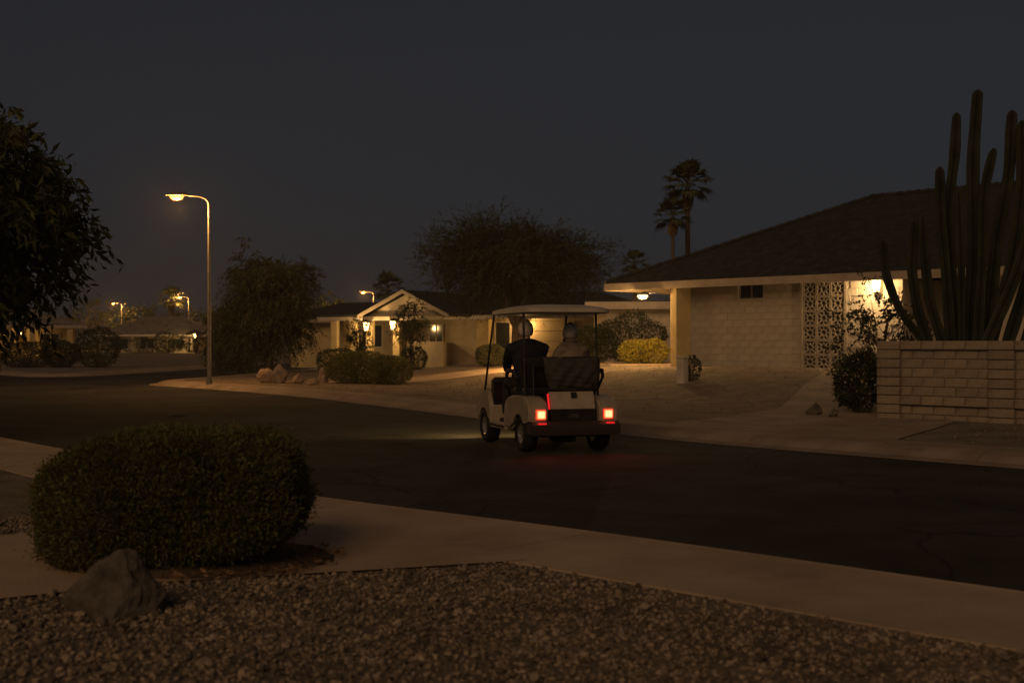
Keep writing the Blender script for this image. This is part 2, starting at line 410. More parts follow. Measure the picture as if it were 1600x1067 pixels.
def boulder(name, label, x, y, size, seed, m=ROCK, peak=0.0, rz=0, group=None, sink=.12, cat='boulder'):
    """faceted hull, finely subdivided and roughened"""
    r = np.random.default_rng(seed); bm = bmesh.new()
    for _ in range(26):
        p = r.normal(size=3); p /= np.linalg.norm(p); p *= r.uniform(.8, 1)
        t = max(0, (p[2] + .3) / 1.3); p[0] *= 1 - peak * t; p[1] *= 1 - peak * t
        p[0] += peak * .12 * t
        bm.verts.new((p[0] * size[0] / 2, p[1] * size[1] / 2, p[2] * size[2] / 2))
    h = bmesh.ops.convex_hull(bm, input=bm.verts[:])
    bmesh.ops.delete(bm, geom=[g for g in h['geom_interior'] if isinstance(g, bmesh.types.BMVert)], context='VERTS')
    for _ in range(2): bmesh.ops.subdivide_edges(bm, edges=bm.edges[:], cuts=2, use_grid_fill=True)
    bmesh.ops.triangulate(bm, faces=bm.faces[:])
    bmesh.ops.smooth_vert(bm, verts=bm.verts[:], factor=.5, use_axis_x=True, use_axis_y=True, use_axis_z=True)
    sc = max(size); off = Vector(r.uniform(0, 50, 3))
    for v in bm.verts:
        q = v.co / sc; k = mnoise.noise(q * 5 + off) * .035 + mnoise.noise(q * 13 + off) * .022 + mnoise.noise(q * 30 + off) * .010
        v.co += v.co.normalized() * k * sc
    zmin = min(v.co.z for v in bm.verts)
    for v in bm.verts: v.co.z -= zmin + size[2] * sink
    bmesh.ops.recalc_face_normals(bm, faces=bm.faces[:])
    me = bpy.data.meshes.new(name); bm.to_mesh(me); bm.free()
    o = link(name, me, m, loc=(x, y, gz(x, y)), rot=(0, 0, rz)); return tag(o, label, cat, group)
boulder('boulder', 'pointed grey brown boulder in front of the clipped hedge', -1.88, 5.74, (.56, .48, .49), 21, peak=.70, rz=.2, sink=.2)
x, y = G(1272, 648, .12); boulder('boulder', 'low tan boulder lying left of the block planter, the larger of two', x, y, (.42, .36, .28), 8, rz=.6)
x, y = G(1302, 651, .12); boulder('boulder', 'small pointed boulder close to the block planter pillar', x, y, (.24, .22, .2), 9, peak=.3)

# ------------------------------------------------------------------ foliage tools
def unit(v): return v / (np.linalg.norm(v, axis=-1, keepdims=True) + 1e-9)
def leaf_mesh(name, P, D, L, Wd, fold=.18):
    n = len(P); D = unit(D); s = unit(np.cross(D, rng.normal(size=(n, 3)))); u = np.cross(s, D)
    L = np.broadcast_to(L, (n,))[:, None]; Wd = np.broadcast_to(Wd, (n,))[:, None]
    mid = P + D * L * .48
    V = np.stack([P, mid + s * Wd / 2 + u * Wd * fold, P + D * L, mid - s * Wd / 2 + u * Wd * fold], 1).reshape(-1, 3)
    return np_mesh(name, V, np.arange(4 * n).reshape(n, 4))
def bush(name, label, x, y, rx, ry, h, n, leaf, m, sq=2.6, cat='bush', group=None, z0=None, bottom=.0, lump=.06, up=.5, rz=0, asp=.45, sprout=0, lean=False):
    """rounded shrub: leaf shell over twigs; base at the ground"""
    z0 = gz(x, y) if z0 is None else z0
    root = empty(name, (x, y, z0), rz); tag(root, label, cat, group)
    d = unit(rng.normal(size=(n, 3)))
    k = (np.abs(d) ** sq).sum(1) ** (-1 / sq)
    ph = rng.uniform(0, 6, 4)
    lum = 1 + lump * (np.sin(5 * d[:, 0] + ph[0]) * np.sin(4 * d[:, 2] + ph[1]) + .7 * np.sin(11 * d[:, 1] + ph[2]) * np.sin(9 * d[:, 0] + ph[3])) 
    r = (1 - np.abs(rng.normal(0, .10, n))) * np.where(rng.uniform(size=n) < .25, rng.uniform(.35, 1, n), 1)
    P = d * (k * lum * r)[:, None] * np.array([rx, ry, h / 2]) + np.array([0, 0, h / 2 + bottom])
    if sprout: r_ = 1 + np.abs(rng.normal(0, .035, sprout)); P[:sprout] = d[:sprout] * (k * lum)[:sprout, None] * r_[:, None] * np.array([rx, ry, h / 2]) + np.array([0, 0, h / 2 + bottom])
    if lean:      # dome higher on the right, right side tucked in above the ground
        u_ = P[:, 0] / rx; P[:, 2] *= 1.04 - .13 * np.clip(-u_ - .05, 0, 1) ** 1.4 - .03 * u_ ** 2
        P[:, 0] -= rx * .24 * np.clip(1 - P[:, 2] / (.45 * h), 0, 1) * np.clip(u_, 0, 1)
    P[:, 2] = np.maximum(P[:, 2], .015)
    D = unit(d + rng.normal(0, .7, (n, 3)) + np.array([0, 0, up]))
    L = leaf * rng.uniform(.6, 1.35, n)
    link('foliage', leaf_mesh('foliage', P, D, L, L * asp), m, root)
    tw = MB(); r2 = random.Random(n)
    for _ in range(9):
        a = r2.uniform(0, 6.28); q = r2.uniform(.25, .7)
        e = Vector((math.cos(a) * rx * q, math.sin(a) * ry * q, h * r2.uniform(.45, .8)))
        tw.tube([Vector((math.cos(a) * .04, math.sin(a) * .04, -.05)), e * .5 + Vector((0, 0, h * .08)), e], [.02 * h + .005, .013 * h + .003, .004], 5)
    tw.build('stem', BARK, root)
    return root
def tree(name, label, x, y, trunk_h, cc, cr, nclus, twigs, leaves, leaf, m, droop=.2, tr=.12, seed=1, group=None, spread=.9, aspect=.35, lobes=.2, low=-1.0, bark=BARK, cat='tree', inner=.5):
    """tapered trunk and limbs, twigs in clusters through the crown, leaves along each twig"""
    r = np.random.default_rng(seed); z0 = gz(x, y)
    root = empty(name, (x, y, z0)); tag(root, label, cat, group)
    cc = np.array(cc, float); cr = np.array(cr, float)
    d = unit(r.normal(size=(nclus * 3, 3))); d = d[d[:, 2] > low][:nclus]; nc = len(d)
    ph = r.uniform(0, 6, 4)
    lb = 1 + lobes * (np.sin(3.3 * d[:, 0] + ph[0]) * np.sin(3.1 * d[:, 2] + ph[1]) + np.sin(4.2 * d[:, 1] + ph[2] + 2 * d[:, 2]))
    rad = r.uniform(inner, 1, nc) ** .55 * lb
    ctr = cc + d * rad[:, None] * cr
    tb = MB(); fork = Vector((0, 0, trunk_h))
    tb.tube([(0, 0, -.15), (r.normal(0, .02), r.normal(0, .02), trunk_h * .5), fork], [tr * 1.35, tr * 1.05, tr * .9], 10)
    trunk = tb.build('trunk', bark, root, True)
    lm = MB(); idx = r.permutation(nc)[:min(nc, 60)]
    main = []
    for q in range(6):
        a = q * 1.05 + r.uniform(-.3, .3); e = Vector(cc) + Vector((math.cos(a) * cr[0] * .45, math.sin(a) * cr[1] * .45, r.uniform(-.1, .3) * cr[2]))
        lm.tube([fork + Vector((0, 0, -.1)), fork.lerp(e, .5) + Vector((0, 0, .1 * cr[2])), e], [tr * .7, tr * .45, tr * .25], 7); main.append(e)
    for i in idx:
        e = Vector(ctr[i]); b = min(main, key=lambda q: (q - e).length); b = fork.lerp(b, r.uniform(.55, 1))
        lm.tube([b, b.lerp(e, .5) + Vector((0, 0, .12 * (e - b).length)), e], [tr * .28, tr * .16, tr * .05], 5)
    lm.build('limb', bark, root, True)
    T = np.repeat(ctr, twigs, 0); dd = np.repeat(d, twigs, 0)
    td = unit(dd * .8 + r.normal(0, .75, T.shape) + np.array([0, 0, .25]))
    tl = spread * r.uniform(.5, 1.2, len(T))
    T = T + r.normal(0, .25 * spread, T.shape)
    s = np.tile(np.linspace(.05, 1, leaves), len(T)); Pb = np.repeat(T, leaves, 0); tdr = np.repeat(td, leaves, 0); tlr = np.repeat(tl, leaves)
    P = Pb + tdr * (s * tlr)[:, None]; P[:, 2] -= droop * (s ** 2) * tlr * 1.2
    D = unit(tdr * .6 + r.normal(0, .6, P.shape) + np.array([0, 0, -droop * 1.3]))
    L = leaf * r.uniform(.6, 1.3, len(P))
    P[:, 2] = np.maximum(P[:, 2], .05)
    link('crown', leaf_mesh('crown', P, D, L, L * aspect), m, root)
    return root

# hedge in the foreground with its bed of dirt and litter
bedm = MB(); bedm.lathe([(0, .035), (.5, .032), (.85, .022), (.98, .0), (1.0, -.03)], Matrix.Diagonal((.86, .68, 1, 1)), n=40)
bx_, by_ = -1.95, 7.13
bed = bedm.build('planting_bed', SOIL, loc=(bx_ + .06, by_, gz(bx_, by_) + .012), smooth=True); tag(bed, 'dirt bed under the round clipped hedge', 'planting bed', kind='structure')
bush('clipped_hedge', 'large round clipped hedge behind the pointed boulder', bx_, by_, .735, .66, .715, 150000, .026, HEDGE, asp=.32, sq=3.8, bottom=.02, lump=.05, up=.35, cat='hedge', sprout=5000, lean=True)
a = rng.uniform(-2.2, .6, 260); rr = rng.uniform(.62, .92, 260)
Pl = np.column_stack([bx_ + .06 + np.cos(a) * rr, by_ + np.sin(a) * rr * .8, np.full(260, 0.)]); Pl[:, 2] = ground_np(Pl[:, :2])[0] + .035
Dl = unit(np.column_stack([rng.normal(size=(260, 2)), rng.normal(0, .25, 260)]))
tag(link('leaf_litter', leaf_mesh('leaf_litter', Pl, Dl, rng.uniform(.03, .06, 260), .022), PALMD), 'dry fallen leaves around the foot of the clipped hedge', 'leaves', kind='stuff')

# ------------------------------------------------------------------ house across the street, lot frame: x along the wall, y inwards
UX, UN = np.array([.7071, -.7071]), np.array([.7071, .7071])
PADZ = .66
def block_mesh(name, sx, sy, sz, bev):
    return MB().box((0, 0, 0), (sx, sy, sz), None, bev, 1).mesh(name)
def lantern(name, label, loc, parent=None, mount='wall', strength=120, size=1.0, col=(1, .62, .26), group=None, rz=0):
    root = empty(name, loc, rz); tag(root, label, 'lamp', group)
    b = MB()
    if mount == 'wall':
        b.b2((-.05 * size, .10 * size, -.08 * size), (.05 * size, .15 * size, .08 * size), .008)
        b.tube([(0, .11 * size, .03 * size), (0, .03 * size, .15 * size), (0, 0, .16 * size)], .010 * size, 6)
    b.lathe([(0, .17 * size), (.035 * size, .16 * size), (.095 * size, .105 * size), (.095 * size, .095 * size), (0, .095 * size)], n=12)
    b.lathe([(0, -.13 * size), (.05 * size, -.125 * size), (.055 * size, -.105 * size), (0, -.105 * size)], n=12)
    for k in range(4):
        a = k * 1.571 + .785; b.tube([(.05 * size * math.cos(a), .05 * size * math.sin(a), -.11 * size), (.08 * size * math.cos(a), .08 * size * math.sin(a), .1 * size)], .006 * size, 5)
    b.build('lamp_frame', BLACKM, root)
    g = MB(); g.lathe([(0, -.10 * size), (.042 * size, -.10 * size), (.072 * size, .09 * size), (0, .09 * size)], n=14)
    gl = g.build('lamp_glass', emit('lamp_glass', (1, .58, .21), 11), root, True)
    own_light(gl, (0, -.17 * size, -.02), strength, col); return root
def own_light(parent, loc, watts, col, r=.05):
    l_ = bpy.data.lights.new('lamp_light', 'POINT'); l_.energy = watts; l_.color = col; l_.shadow_soft_size = r
    o_ = bpy.data.objects.new('lamp_light', l_); C.objects.link(o_); o_.parent = parent; o_.location = loc; return o_

house = empty('block_house', (5.09, 37.2, PADZ), R(-45)); tag(house, 'low painted block house with dark hipped roof and breeze block screen', 'house')
WH = 2.42
T_BREEZE0, T_BREEZE1, T_REC0, T_REC1, T_END = 4.36, 5.65, 7.35, 8.7, 13.0
wz0, wz1 = 2.00, 2.44; wt0, wt1 = 2.17, 3.03
wm = MB()
for a, b, z0, z1 in ((0, wt0, -.4, WH), (wt1, T_BREEZE0, -.4, WH), (wt0, wt1, -.4, wz0), (T_BREEZE1, T_REC0, -.4, WH), (T_REC1, T_END, -.4, WH)):
    wm.b2((a, .006, z0), (b, .22, z1))
wm.b2((T_BREEZE0, .9, -.4), (T_BREEZE1, 1.05, WH)); wm.b2((T_BREEZE0 - .15, .222, -.4), (T_BREEZE0 - .001, 1.05, WH)); wm.b2((T_BREEZE1 + .001, .222, -.4), (T_BREEZE1 + .15, 1.05, WH))
wm.b2((T_REC0, 1.6, -.4), (T_REC1, 1.75, WH)); wm.b2((T_REC0 - .15, .222, -.4), (T_REC0 - .001, 1.75, WH)); wm.b2((T_REC1 + .001, .222, -.4), (T_REC1 + .15, 1.75, WH))
wm.b2((0, .222, -.4), (.18, 9.5, WH)); wm.b2((T_END - .18, .222, -.4), (T_END, 9.5, WH)); wm.b2((.182, 9.3, -.4), (T_END - .182, 9.5, WH))
wall = wm.build('wall', HWALL, house)
bmsh = block_mesh('block', .396, .10, .196, .005); bmsh.materials.append(HBLOCK)
ch = .2
for row in range(12):
    z = row * ch + .1
    for (t0, t1) in ((0, T_BREEZE0), (T_BREEZE1, T_REC0)):
        t = t0 - (.2 if row % 2 else 0)
        while t < t1 - .01:
            a, b = max(t, t0), min(t + .4, t1); t += .4
            if wz0 - .02 < z < wz1 + .1 and b > wt0 and a < wt1:
                if a < wt0: b = min(b, wt0)
                elif b > wt1: a = max(a, wt1)
                else: continue
            if b - a < .05: continue
            proud = (.0 if t0 == 0 else random.choice([0, 0, .0, .035]))
            link('block', bmsh, None, wall, ((a + b) / 2, .045 + random.uniform(-.003, .003) - proud, z), None, ((b - a - .004) / .396, 1, 1))
# high window
wn = MB()
for a, b, z0, z1 in ((wt0, wt1, wz0, wz0 + .035), (wt0, wt1, wz1 - .035, wz1), (wt0, wt0 + .035, wz0 + .036, wz1 - .036), (wt1 - .035, wt1, wz0 + .036, wz1 - .036), ((wt0 + wt1) / 2 - .025, (wt0 + wt1) / 2 + .025, wz0 + .036, wz1 - .036)):
    wn.b2((a, .07, z0), (b, .13, z1))
win = wn.build('window', TRIM, house)
for a, b in ((wt0 + .036, (wt0 + wt1) / 2 - .026), ((wt0 + wt1) / 2 + .026, wt1 - .036)):
    MB().b2((a, .10, wz0 + .03), (b, .108, wz1 - .03)).build('pane', GLASS, win)
MB().b2((wt0 - .03, -.03, wz0 - .05), (wt1 + .03, .12, wz0 - .002), .006).build('sill', HWALL, win)
# breeze blocks
def breeze_mesh(w_, h_, d_=.14):
    b = MB(); e = .034
    b.b2((-w_/2, 0, -h_/2), (w_/2, d_, -h_/2 + e)); b.b2((-w_/2, 0, h_/2 - e), (w_/2, d_, h_/2))
    b.b2((-w_/2, 0, -h_/2 + e), (-w_/2 + e, d_, h_/2 - e)); b.b2((w_/2 - e, 0, -h_/2 + e), (w_/2, d_, h_/2 - e))
    for sx in (-1, 1):
        for sz in (-1, 1):
            c = Vector((sx * w_ * .27, d_ / 2, sz * h_ * .27))
            b.box(c, (.20 * w_ / .42, d_ * .86, .036), Matrix.Rotation(-math.atan2(sz * h_, sx * w_), 3, 'Y'))
            c = Vector((sx * w_ * .17, d_ / 2, sz * h_ * .17))
    nseg = 12
    for k in range(nseg):
        a = 2 * math.pi * (k + .5) / nseg; rr_ = .085
        b.box((rr_ * math.cos(a), d_ / 2, rr_ * math.sin(a)), (.024, d_ * .85, .050), Matrix.Rotation(-a, 3, 'Y'))
    for k in range(4):
        a = k * math.pi / 2; b.box((.145 * math.cos(a), d_ / 2, .145 * math.sin(a)), (.09, d_ * .84, .026), Matrix.Rotation(-a, 3, 'Y'))
    return b.mesh('breeze_block')
nb, nr = 3, 6; bw, bh = (T_BREEZE1 - T_BREEZE0) / nb, WH / nr
brm = breeze_mesh(bw - .008, bh - .008); brm.materials.append(BWHITE)
screen = empty('breeze_screen', (T_BREEZE0, -.02, 0), 0, house)
MB().b2((0, .03, -.4), (nb * bw, .15, -.001)).build('footing', HWALL, screen)
for i in range(nb):
    for j in range(nr): link('breeze_block', brm, None, screen, (bw * (i + .5), 0, bh * (j + .5)))
MB().b2((T_BREEZE0 - .085, -.05, -.4), (T_BREEZE0 - .004, .03, WH), .006).build('pilaster', BWHITE, house)
MB().b2((T_BREEZE1 + .004, -.05, -.4), (T_BREEZE1 + .085, .03, WH), .006).build('pilaster', BWHITE, house)
# entry door in the recess
door = MB().b2((7.75, 1.52, 0), (8.6, 1.598, 2.05), .004).build('door', mat('door_paint', (.16, .10, .06), .5), house)
MB().tube([(7.85, 1.50, 1.0), (7.85, 1.46, 1.0), (7.96, 1.46, 1.0)], .014, 6).build('handle', METAL, door)
# roof
OV, A0, A1 = .75, -2.31, 14.2
RD = 5.98; EZ = 2.60; RZ = EZ + 2.72; D0, D1 = -OV, -OV + 2 * RD
rf = MB(); bm = rf.bm
def rv(t, d, z): return bm.verts.new((t, d, z))
e = [rv(A0, D0, EZ), rv(A1, D0, EZ), rv(A1, D1, EZ), rv(A0, D1, EZ)]; r0, r1 = rv(A0 + RD, D0 + RD, RZ), rv(A1 - RD + 1.5, D0 + RD, RZ)
eb = [rv(A0, D0, EZ - .05), rv(A1, D0, EZ - .05), rv(A1, D1, EZ - .05), rv(A0, D1, EZ - .05)]
for f in ((e[0], e[1], r1, r0), (e[1], e[2], r1), (e[2], e[3], r0, r1), (e[3], e[0], r0)): bm.faces.new(f)
for k in range(4): bm.faces.new((e[k], eb[k], eb[(k + 1) % 4], e[(k + 1) % 4]))
bm.faces.new(eb[::-1])
roof = rf.build('roof', SHING, house)
rc = MB()   # ridge and hip caps
for a, b in (((A0, D0, EZ), (A0 + RD, D0 + RD, RZ)), ((A0 + RD, D0 + RD, RZ), (A1 - RD + 1.5, D0 + RD, RZ))):
    a, b = Vector(a), Vector(b); nseg = int((b - a).length / .3)
    for k in range(nseg):
        p, q = a.lerp(b, k / nseg), a.lerp(b, (k + 1.12) / nseg); rc.tube([p + Vector((0, 0, .005)), q + Vector((0, 0, .03))], [.075, .085], 6)
rc.build('ridge_cap', SHING, roof)
MB().b2((A0, D0 - .025, EZ - .24), (A1, D0 - .002, EZ - .02), .004).build('fascia', TRIM, house)
MB().b2((A0 - .025, D0 - .025, EZ - .242), (A0 - .002, D1, EZ - .02), .004).build('fascia', TRIM, house)
MB().b2((A0 + .01, D0 + .01, EZ - .13), (A1 - .01, -.0, EZ - .10)).build('soffit', WTRIM, house)
MB().b2((A0 + .01, .002, EZ - .13), (-.002, D1 - .02, EZ - .10)).build('soffit', WTRIM, house)
gb = MB(); gb.b2((A0 + .002, D0 + .002, EZ - .22), (A1 - .3, D0 + .05, EZ - .14)); gb.build('beam', TRIM, house)
# carport post and bracket lamp
pz = gz(4.83, 36.4) - PADZ - .05
MB().b2((.25, -.72, pz), (.48, -.012, EZ - .131), .012).build('post', STUC2, house)  # post depth stretched back to the wall to block the carport lamp's light
lamp = empty('carport_lamp', (-.75, -.35, 0)); lamp.parent = None
wloc = house.matrix_basis @ Vector((-.72, -.84, 2.14)); lamp.location = wloc; lamp.rotation_euler = (0, 0, R(-45)); tag(lamp, 'bracket lamp with a flat shade glowing under the carport roof', 'lamp')
b = MB(); b.tube([(.98, .14, .02), (.5, .05, .10), (.05, 0, .13)], .018, 7); b.lathe([(0, .13), (.05, .125), (.12, .07), (.125, .055), (0, .056)], n=18)
b.build('lamp_shade', BLACKM, lamp)
b = MB(); b.lathe([(0, .054), (.14, .05), (.17, .01), (.11, -.055), (0, -.075)], n=16); cg = b.build('lamp_glass', emit('carport_glass', (1, .58, .22), 4), lamp, True); own_light(cg, (0, 0, -.13), 400, (1, .56, .19), .06)
# porch lamp on the block wall
wl = house.matrix_basis @ Vector((6.66, -.13, 2.26))
lantern('porch_lantern', 'black porch lantern glaring on the pale block wall', wl, strength=110, size=1.7, rz=R(-45))

# white post beside the path with a dark little shrub
x, y = G(1066, 606, .25); zb = gz(x, y)
b = MB(); b.b2((-.11, -.11, -.1), (.11, .11, .62), .012); b.b2((-.13, -.13, .622), (.13, .13, .68), .012)
o = b.build('utility_post', WTRIM, loc=(x, y, zb), rot=(0, 0, R(-40))); tag(o, 'short square pale post standing on the gravel by the carport', 'post')
bush('shrub', 'small dark shrub tight behind the short pale post', x + .28, y + .3, .22, .22, .62, 900, .06, DARKLEAF, cat='shrub')

# ------------------------------------------------------------------ block planter with cacti
PL = empty('block_planter', (6.2, 20.6, .06), R(-45)); tag(PL, 'raised slump block planter with square pillars holding tall cacti', 'planter')
CH = .152; NC = 9
pbm = block_mesh('block', .39, .20, CH - .007, .012); pbm.materials.append(BLOCK)
def put(t0, t1, y0, row, dep=.20, rz=0):
    link('block', pbm, None, PL, ((t0 + t1) / 2, y0 + dep / 2 + random.uniform(-.004, .004), row * CH + CH / 2), (0, random.uniform(-.004, .004), rz + random.uniform(-.008, .008)), ((t1 - t0 - .008) / .39, dep / .20, 1))
pill = [(0, .42), (1.91, 2.33), (3.83, 4.25), (5.75, 6.17)]
for a, b in pill:
    for r_ in range(NC): put(a, b, -.07, r_, .34)
for (a0, a), (b, b1) in zip(pill, pill[1:]):
    for r_ in range(NC):
        y0 = {2: -.068, NC - 1: -.06}.get(r_, .0 if r_ > 2 else -.005)
        L = b - a; nn = 4; sh = .5 if r_ % 2 else 0
        cuts = sorted({0, 1} | {min(1, max(0, (k + sh) / nn)) for k in range(nn + 1)})
        for c0, c1 in zip(cuts, cuts[1:]): put(a + c0 * L, a + c1 * L, y0, r_, .2 if y0 > -.03 else .26)
for r_ in range(NC):     # left end wall
    sh = .2 if r_ % 2 else 0; yy = .30
    while yy < 2.2:
        y1 = min(2.2, yy + (.2 if (sh and yy == .30) else .4))
        link('block', pbm, None, PL, (.14 + random.uniform(-.004, .004), (yy + y1) / 2, r_ * CH + CH / 2), (0, 0, R(90)), ((y1 - yy - .008) / .39, 1, 1)); yy = y1
MB().b2((.04, 2.21, -.1), (6.17, 2.41, NC * CH), .01).build('back_wall', BLOCK, PL)
MB().b2((.25, .19, -.1), (6.1, 2.2, NC * CH - .13)).build('soil', SOIL, PL)
MB().b2((.3, .014, -.1), (6.0, .185, NC * CH - .03)).build('mortar', mat('mortar', (.17, .14, .105), .95, .2, 6), PL)

cact = empty('column_cactus', (8.0, 21.4, .06 + NC * CH - .14)); tag(cact, 'clump of tall ribbed column cacti rising from the block planter', 'cactus')
cb = Vector(cact.location)
def stem(pts, Y, r):
    P_ = []
    for k, (px, py) in enumerate(pts):
        x_, z_ = XZ(px, py, Y); P_.append(Vector((x_ + random.uniform(-.03, .03), Y + random.uniform(-.06, .06), z_)) - cb)
    fine = []
    for a, b in zip(P_, P_[1:]):
        for k in range(6): fine.append(a.lerp(b, k / 6))
    fine.append(P_[-1])
    for _ in range(4): fine = [fine[0]] + [(fine[i - 1] + fine[i] * 2 + fine[i + 1]) / 4 for i in range(1, len(fine) - 1)] + [fine[-1]]
    top = fine[0]; d = (fine[0] - fine[2]).normalized()
    fine = [top + d * .02, top - d * .01, top - d * .05] + fine[2:]
    r *= .86
    V = []; Fc = []; nr_ = 22; N = len(fine); ph = random.uniform(0, 6)
    for i, p in enumerate(fine):
        rr_ = r * (.25 if i == 0 else .62 if i == 1 else .88 if i == 2 else 1) * (1 - .06 * math.sin(i * .9 + ph)) * (1 + .15 * i / N)
        for k in range(nr_):
            a = 2 * math.pi * k / nr_; q = rr_ * (1.10 if k % 2 else .74); V.append(p + Vector((math.cos(a) * q, math.sin(a) * q, 0)))
    for i in range(N - 1):
        for k in range(nr_): Fc.append((i * nr_ + k, i * nr_ + (k + 1) % nr_, (i + 1) * nr_ + (k + 1) % nr_, (i + 1) * nr_ + k))
    Fc.append(tuple(range(nr_))[::-1]); Fc.append(tuple((N - 1) * nr_ + k for k in range(nr_)))
    me = bpy.data.meshes.new('stem'); me.from_pydata(V, [], Fc); me.update()
    bm_ = bmesh.new(); bm_.from_mesh(me); bmesh.ops.recalc_face_normals(bm_, faces=bm_.faces[:]); bm_.to_mesh(me); bm_.free()
    link('stem', me, CACT, cact)
for pts, Y, r in [
    ([(1379, 378), (1386, 430), (1408, 485), (1440, 530), (1448, 545)], 21.3, .080),
    ([(1429, 346), (1427, 420), (1436, 485), (1456, 545)], 21.5, .085),
    ([(1441, 337), (1447, 405), (1456, 470), (1478, 545)], 21.2, .088),
    ([(1471, 262), (1471, 340), (1478, 430), (1486, 545)], 21.5, .090),
    ([(1494, 178), (1490, 250), (1480, 320), (1488, 430), (1498, 545)], 21.9, .095),
    ([(1524, 143), (1521, 260), (1519, 400), (1514, 545)], 21.6, .110),
    ([(1550, 234), (1537, 300), (1536, 400), (1526, 545)], 21.2, .085),
    ([(1501, 298), (1502, 400), (1503, 545)], 21.0, .060),
    ([(1579, 175), (1576, 270), (1562, 370), (1550, 460), (1540, 545)], 21.7, .105),
    ([(1600, 190), (1595, 290), (1590, 380), (1574, 450), (1545, 545)], 21.4, .105),
    ([(1612, 330), (1598, 400), (1570, 470), (1532, 545)], 20.7, .105),
    ([(1640, 250), (1625, 360), (1600, 460), (1572, 545)], 21.1, .105),
    ([(1668, 180), (1660, 300), (1640, 420), (1600, 545)], 21.7, .105),
    ([(1700, 280), (1680, 400), (1650, 480), (1612, 545)], 20.8, .1)]: stem(pts, Y, r)
# shrubs at the planter's left end
x, y = G(1352, 615, .15)
bush('shrub', 'dark loose shrub growing against the left end of the block planter', 6.25, 22.0, .42, .5, 1.05, 2600, .085, DARKLEAF, sq=2, cat='shrub', lump=.2)
tree('leafy_shrub', 'tall open shrub with leaves lit from behind by the porch lantern', 6.75, 22.3, .5, (0, 0, 1.35), (.62, .55, .85), 70, 3, 9, .085, DARKLEAF, .25, .03, 31, spread=.32, aspect=.5, cat='shrub')

# ------------------------------------------------------------------ street lamps
def street_lamp(label, x, y, s=1.0, beam=800):
    root = empty('street_lamp', (x, y, gz(x, y)), R(12)); tag(root, label, 'street lamp', 'street lamps burning along the streets')
    HT = 5.72
    MB().lathe([(0, 0), (.15, 0), (.15, .05), (.09, .07), (.085, .22), (0, .23)], n=16).build('base', METAL, root)
    MB().tube([(0, 0, .1), (0, 0, 2.5), (0, 0, HT - .12)], [.068, .056, .044], 12).build('pole', METAL, root, True)
    MB().tube([(0, 0, HT - .14), (-.03, 0, HT - .03), (-.12, 0, HT + .07), (-.30, 0, HT + .13), (-.62, 0, HT + .15)], [.042, .04, .036, .032, .03], 10).build('arm', METAL, root, True)
    h = MB(); h.lathe([(0, .10), (.10, .085), (.17, .02), (.18, -.015), (.15, -.02)], Matrix.Translation((-.93, 0, HT + .15)) @ Matrix.Diagonal((2.1, 1, 1, 1)), n=20)
    hd = h.build('lamp_head', METAL, root, True)
    g = MB(); g.lathe([(.0, -.012), (.148, -.022), (.14, -.07), (.10, -.125), (.05, -.15), (0, -.155)], Matrix.Translation((-.97, 0, HT + .15)) @ Matrix.Diagonal((1.45, 1, 1, 1)), n=20)
    g.build('lamp_lens', emit('sodium_lens', (1, .32, .075), 3), hd, True)
    sl = bpy.data.lights.new('sodium_light', 'POINT'); sl.energy = beam; sl.color = (1, .47, .12); sl.shadow_soft_size = .08
    so = bpy.data.objects.new('sodium_light', sl); C.objects.link(so); so.parent = hd; so.location = (-.97, 0, HT - .25)
    root.scale = (s, s, s); return root
x, y = G(327, 600, .12); street_lamp('tall steel street lamp at the corner kerb glowing orange', x, y)
street_lamp('distant street lamp glowing over the hipped roof, beside palm tops', -40.4, 152, 1.16, beam=2200)
street_lamp('distant street lamp glowing low between trees beyond the hipped roof house', -53.9, 168, 1.12, beam=2200)
street_lamp('distant street lamp glowing above the roof next to the porch gable', -14.0, 123, 1.09, beam=1500)

# ------------------------------------------------------------------ gabled house across the yard
GH = empty('gabled_house', (-5.7, 66, .40), R(-26)); tag(GH, 'pale ranch house with a porch gable and two lit lanterns', 'house')
def window(parent, x0, x1, z0, z1, y, m=WTRIM, bars=1):
    f = MB()
    for a, b, c, d in ((x0, x1, z0, z0 + .07), (x0, x1, z1 - .07, z1), (x0, x0 + .07, z0 + .071, z1 - .071), (x1 - .07, x1, z0 + .071, z1 - .071)): f.b2((a, y - .05, c), (b, y + .03, d))
    for k in range(bars):
        xm = x0 + (x1 - x0) * (k + 1) / (bars + 1); f.b2((xm - .03, y - .045, z0 + .071), (xm + .03, y + .025, z1 - .071))
    wn_ = f.build('window', m, parent); MB().b2((x0 + .06, y - .02, z0 + .06), (x1 - .06, y - .01, z1 - .06)).build('pane', GLASS, wn_); return wn_
HH = 2.36
g = MB(); g.b2((-3.4, 0, -.5), (12.5, .2, HH)); g.b2((12.3, .202, -.5), (12.5, 9, HH)); g.b2((-3.4, .202, -.5), (-3.2, 9, HH)); g.b2((-3.198, 8.8, -.5), (12.298, 9, HH)); g.build('wall', STUC, GH)
MB().b2((-7.0, -1.0, -.5), (-3.402, 6, HH - .1)).build('wing_wall', STUC2, GH)
g = MB(); g.poly([(-7.6, -1.6, HH - .1), (-3.0, -1.6, HH - .1), (-3.0, 2.5, HH + .95), (-6.0, 2.5, HH + .95)]); g.poly([(-7.6, -1.6, HH - .1), (-6, 2.5, HH + .95), (-7.6, 6.5, HH - .1)]); g.poly([(-6, 2.5, HH + .95), (-3, 2.5, HH + .95), (-3, 6.5, HH - .1), (-7.6, 6.5, HH - .1)]); g.build('wing_roof', SHING, GH)
MB().b2((-7.6, -1.63, HH - .28), (-3.0, -1.602, HH - .08)).build('fascia', TRIM, GH)
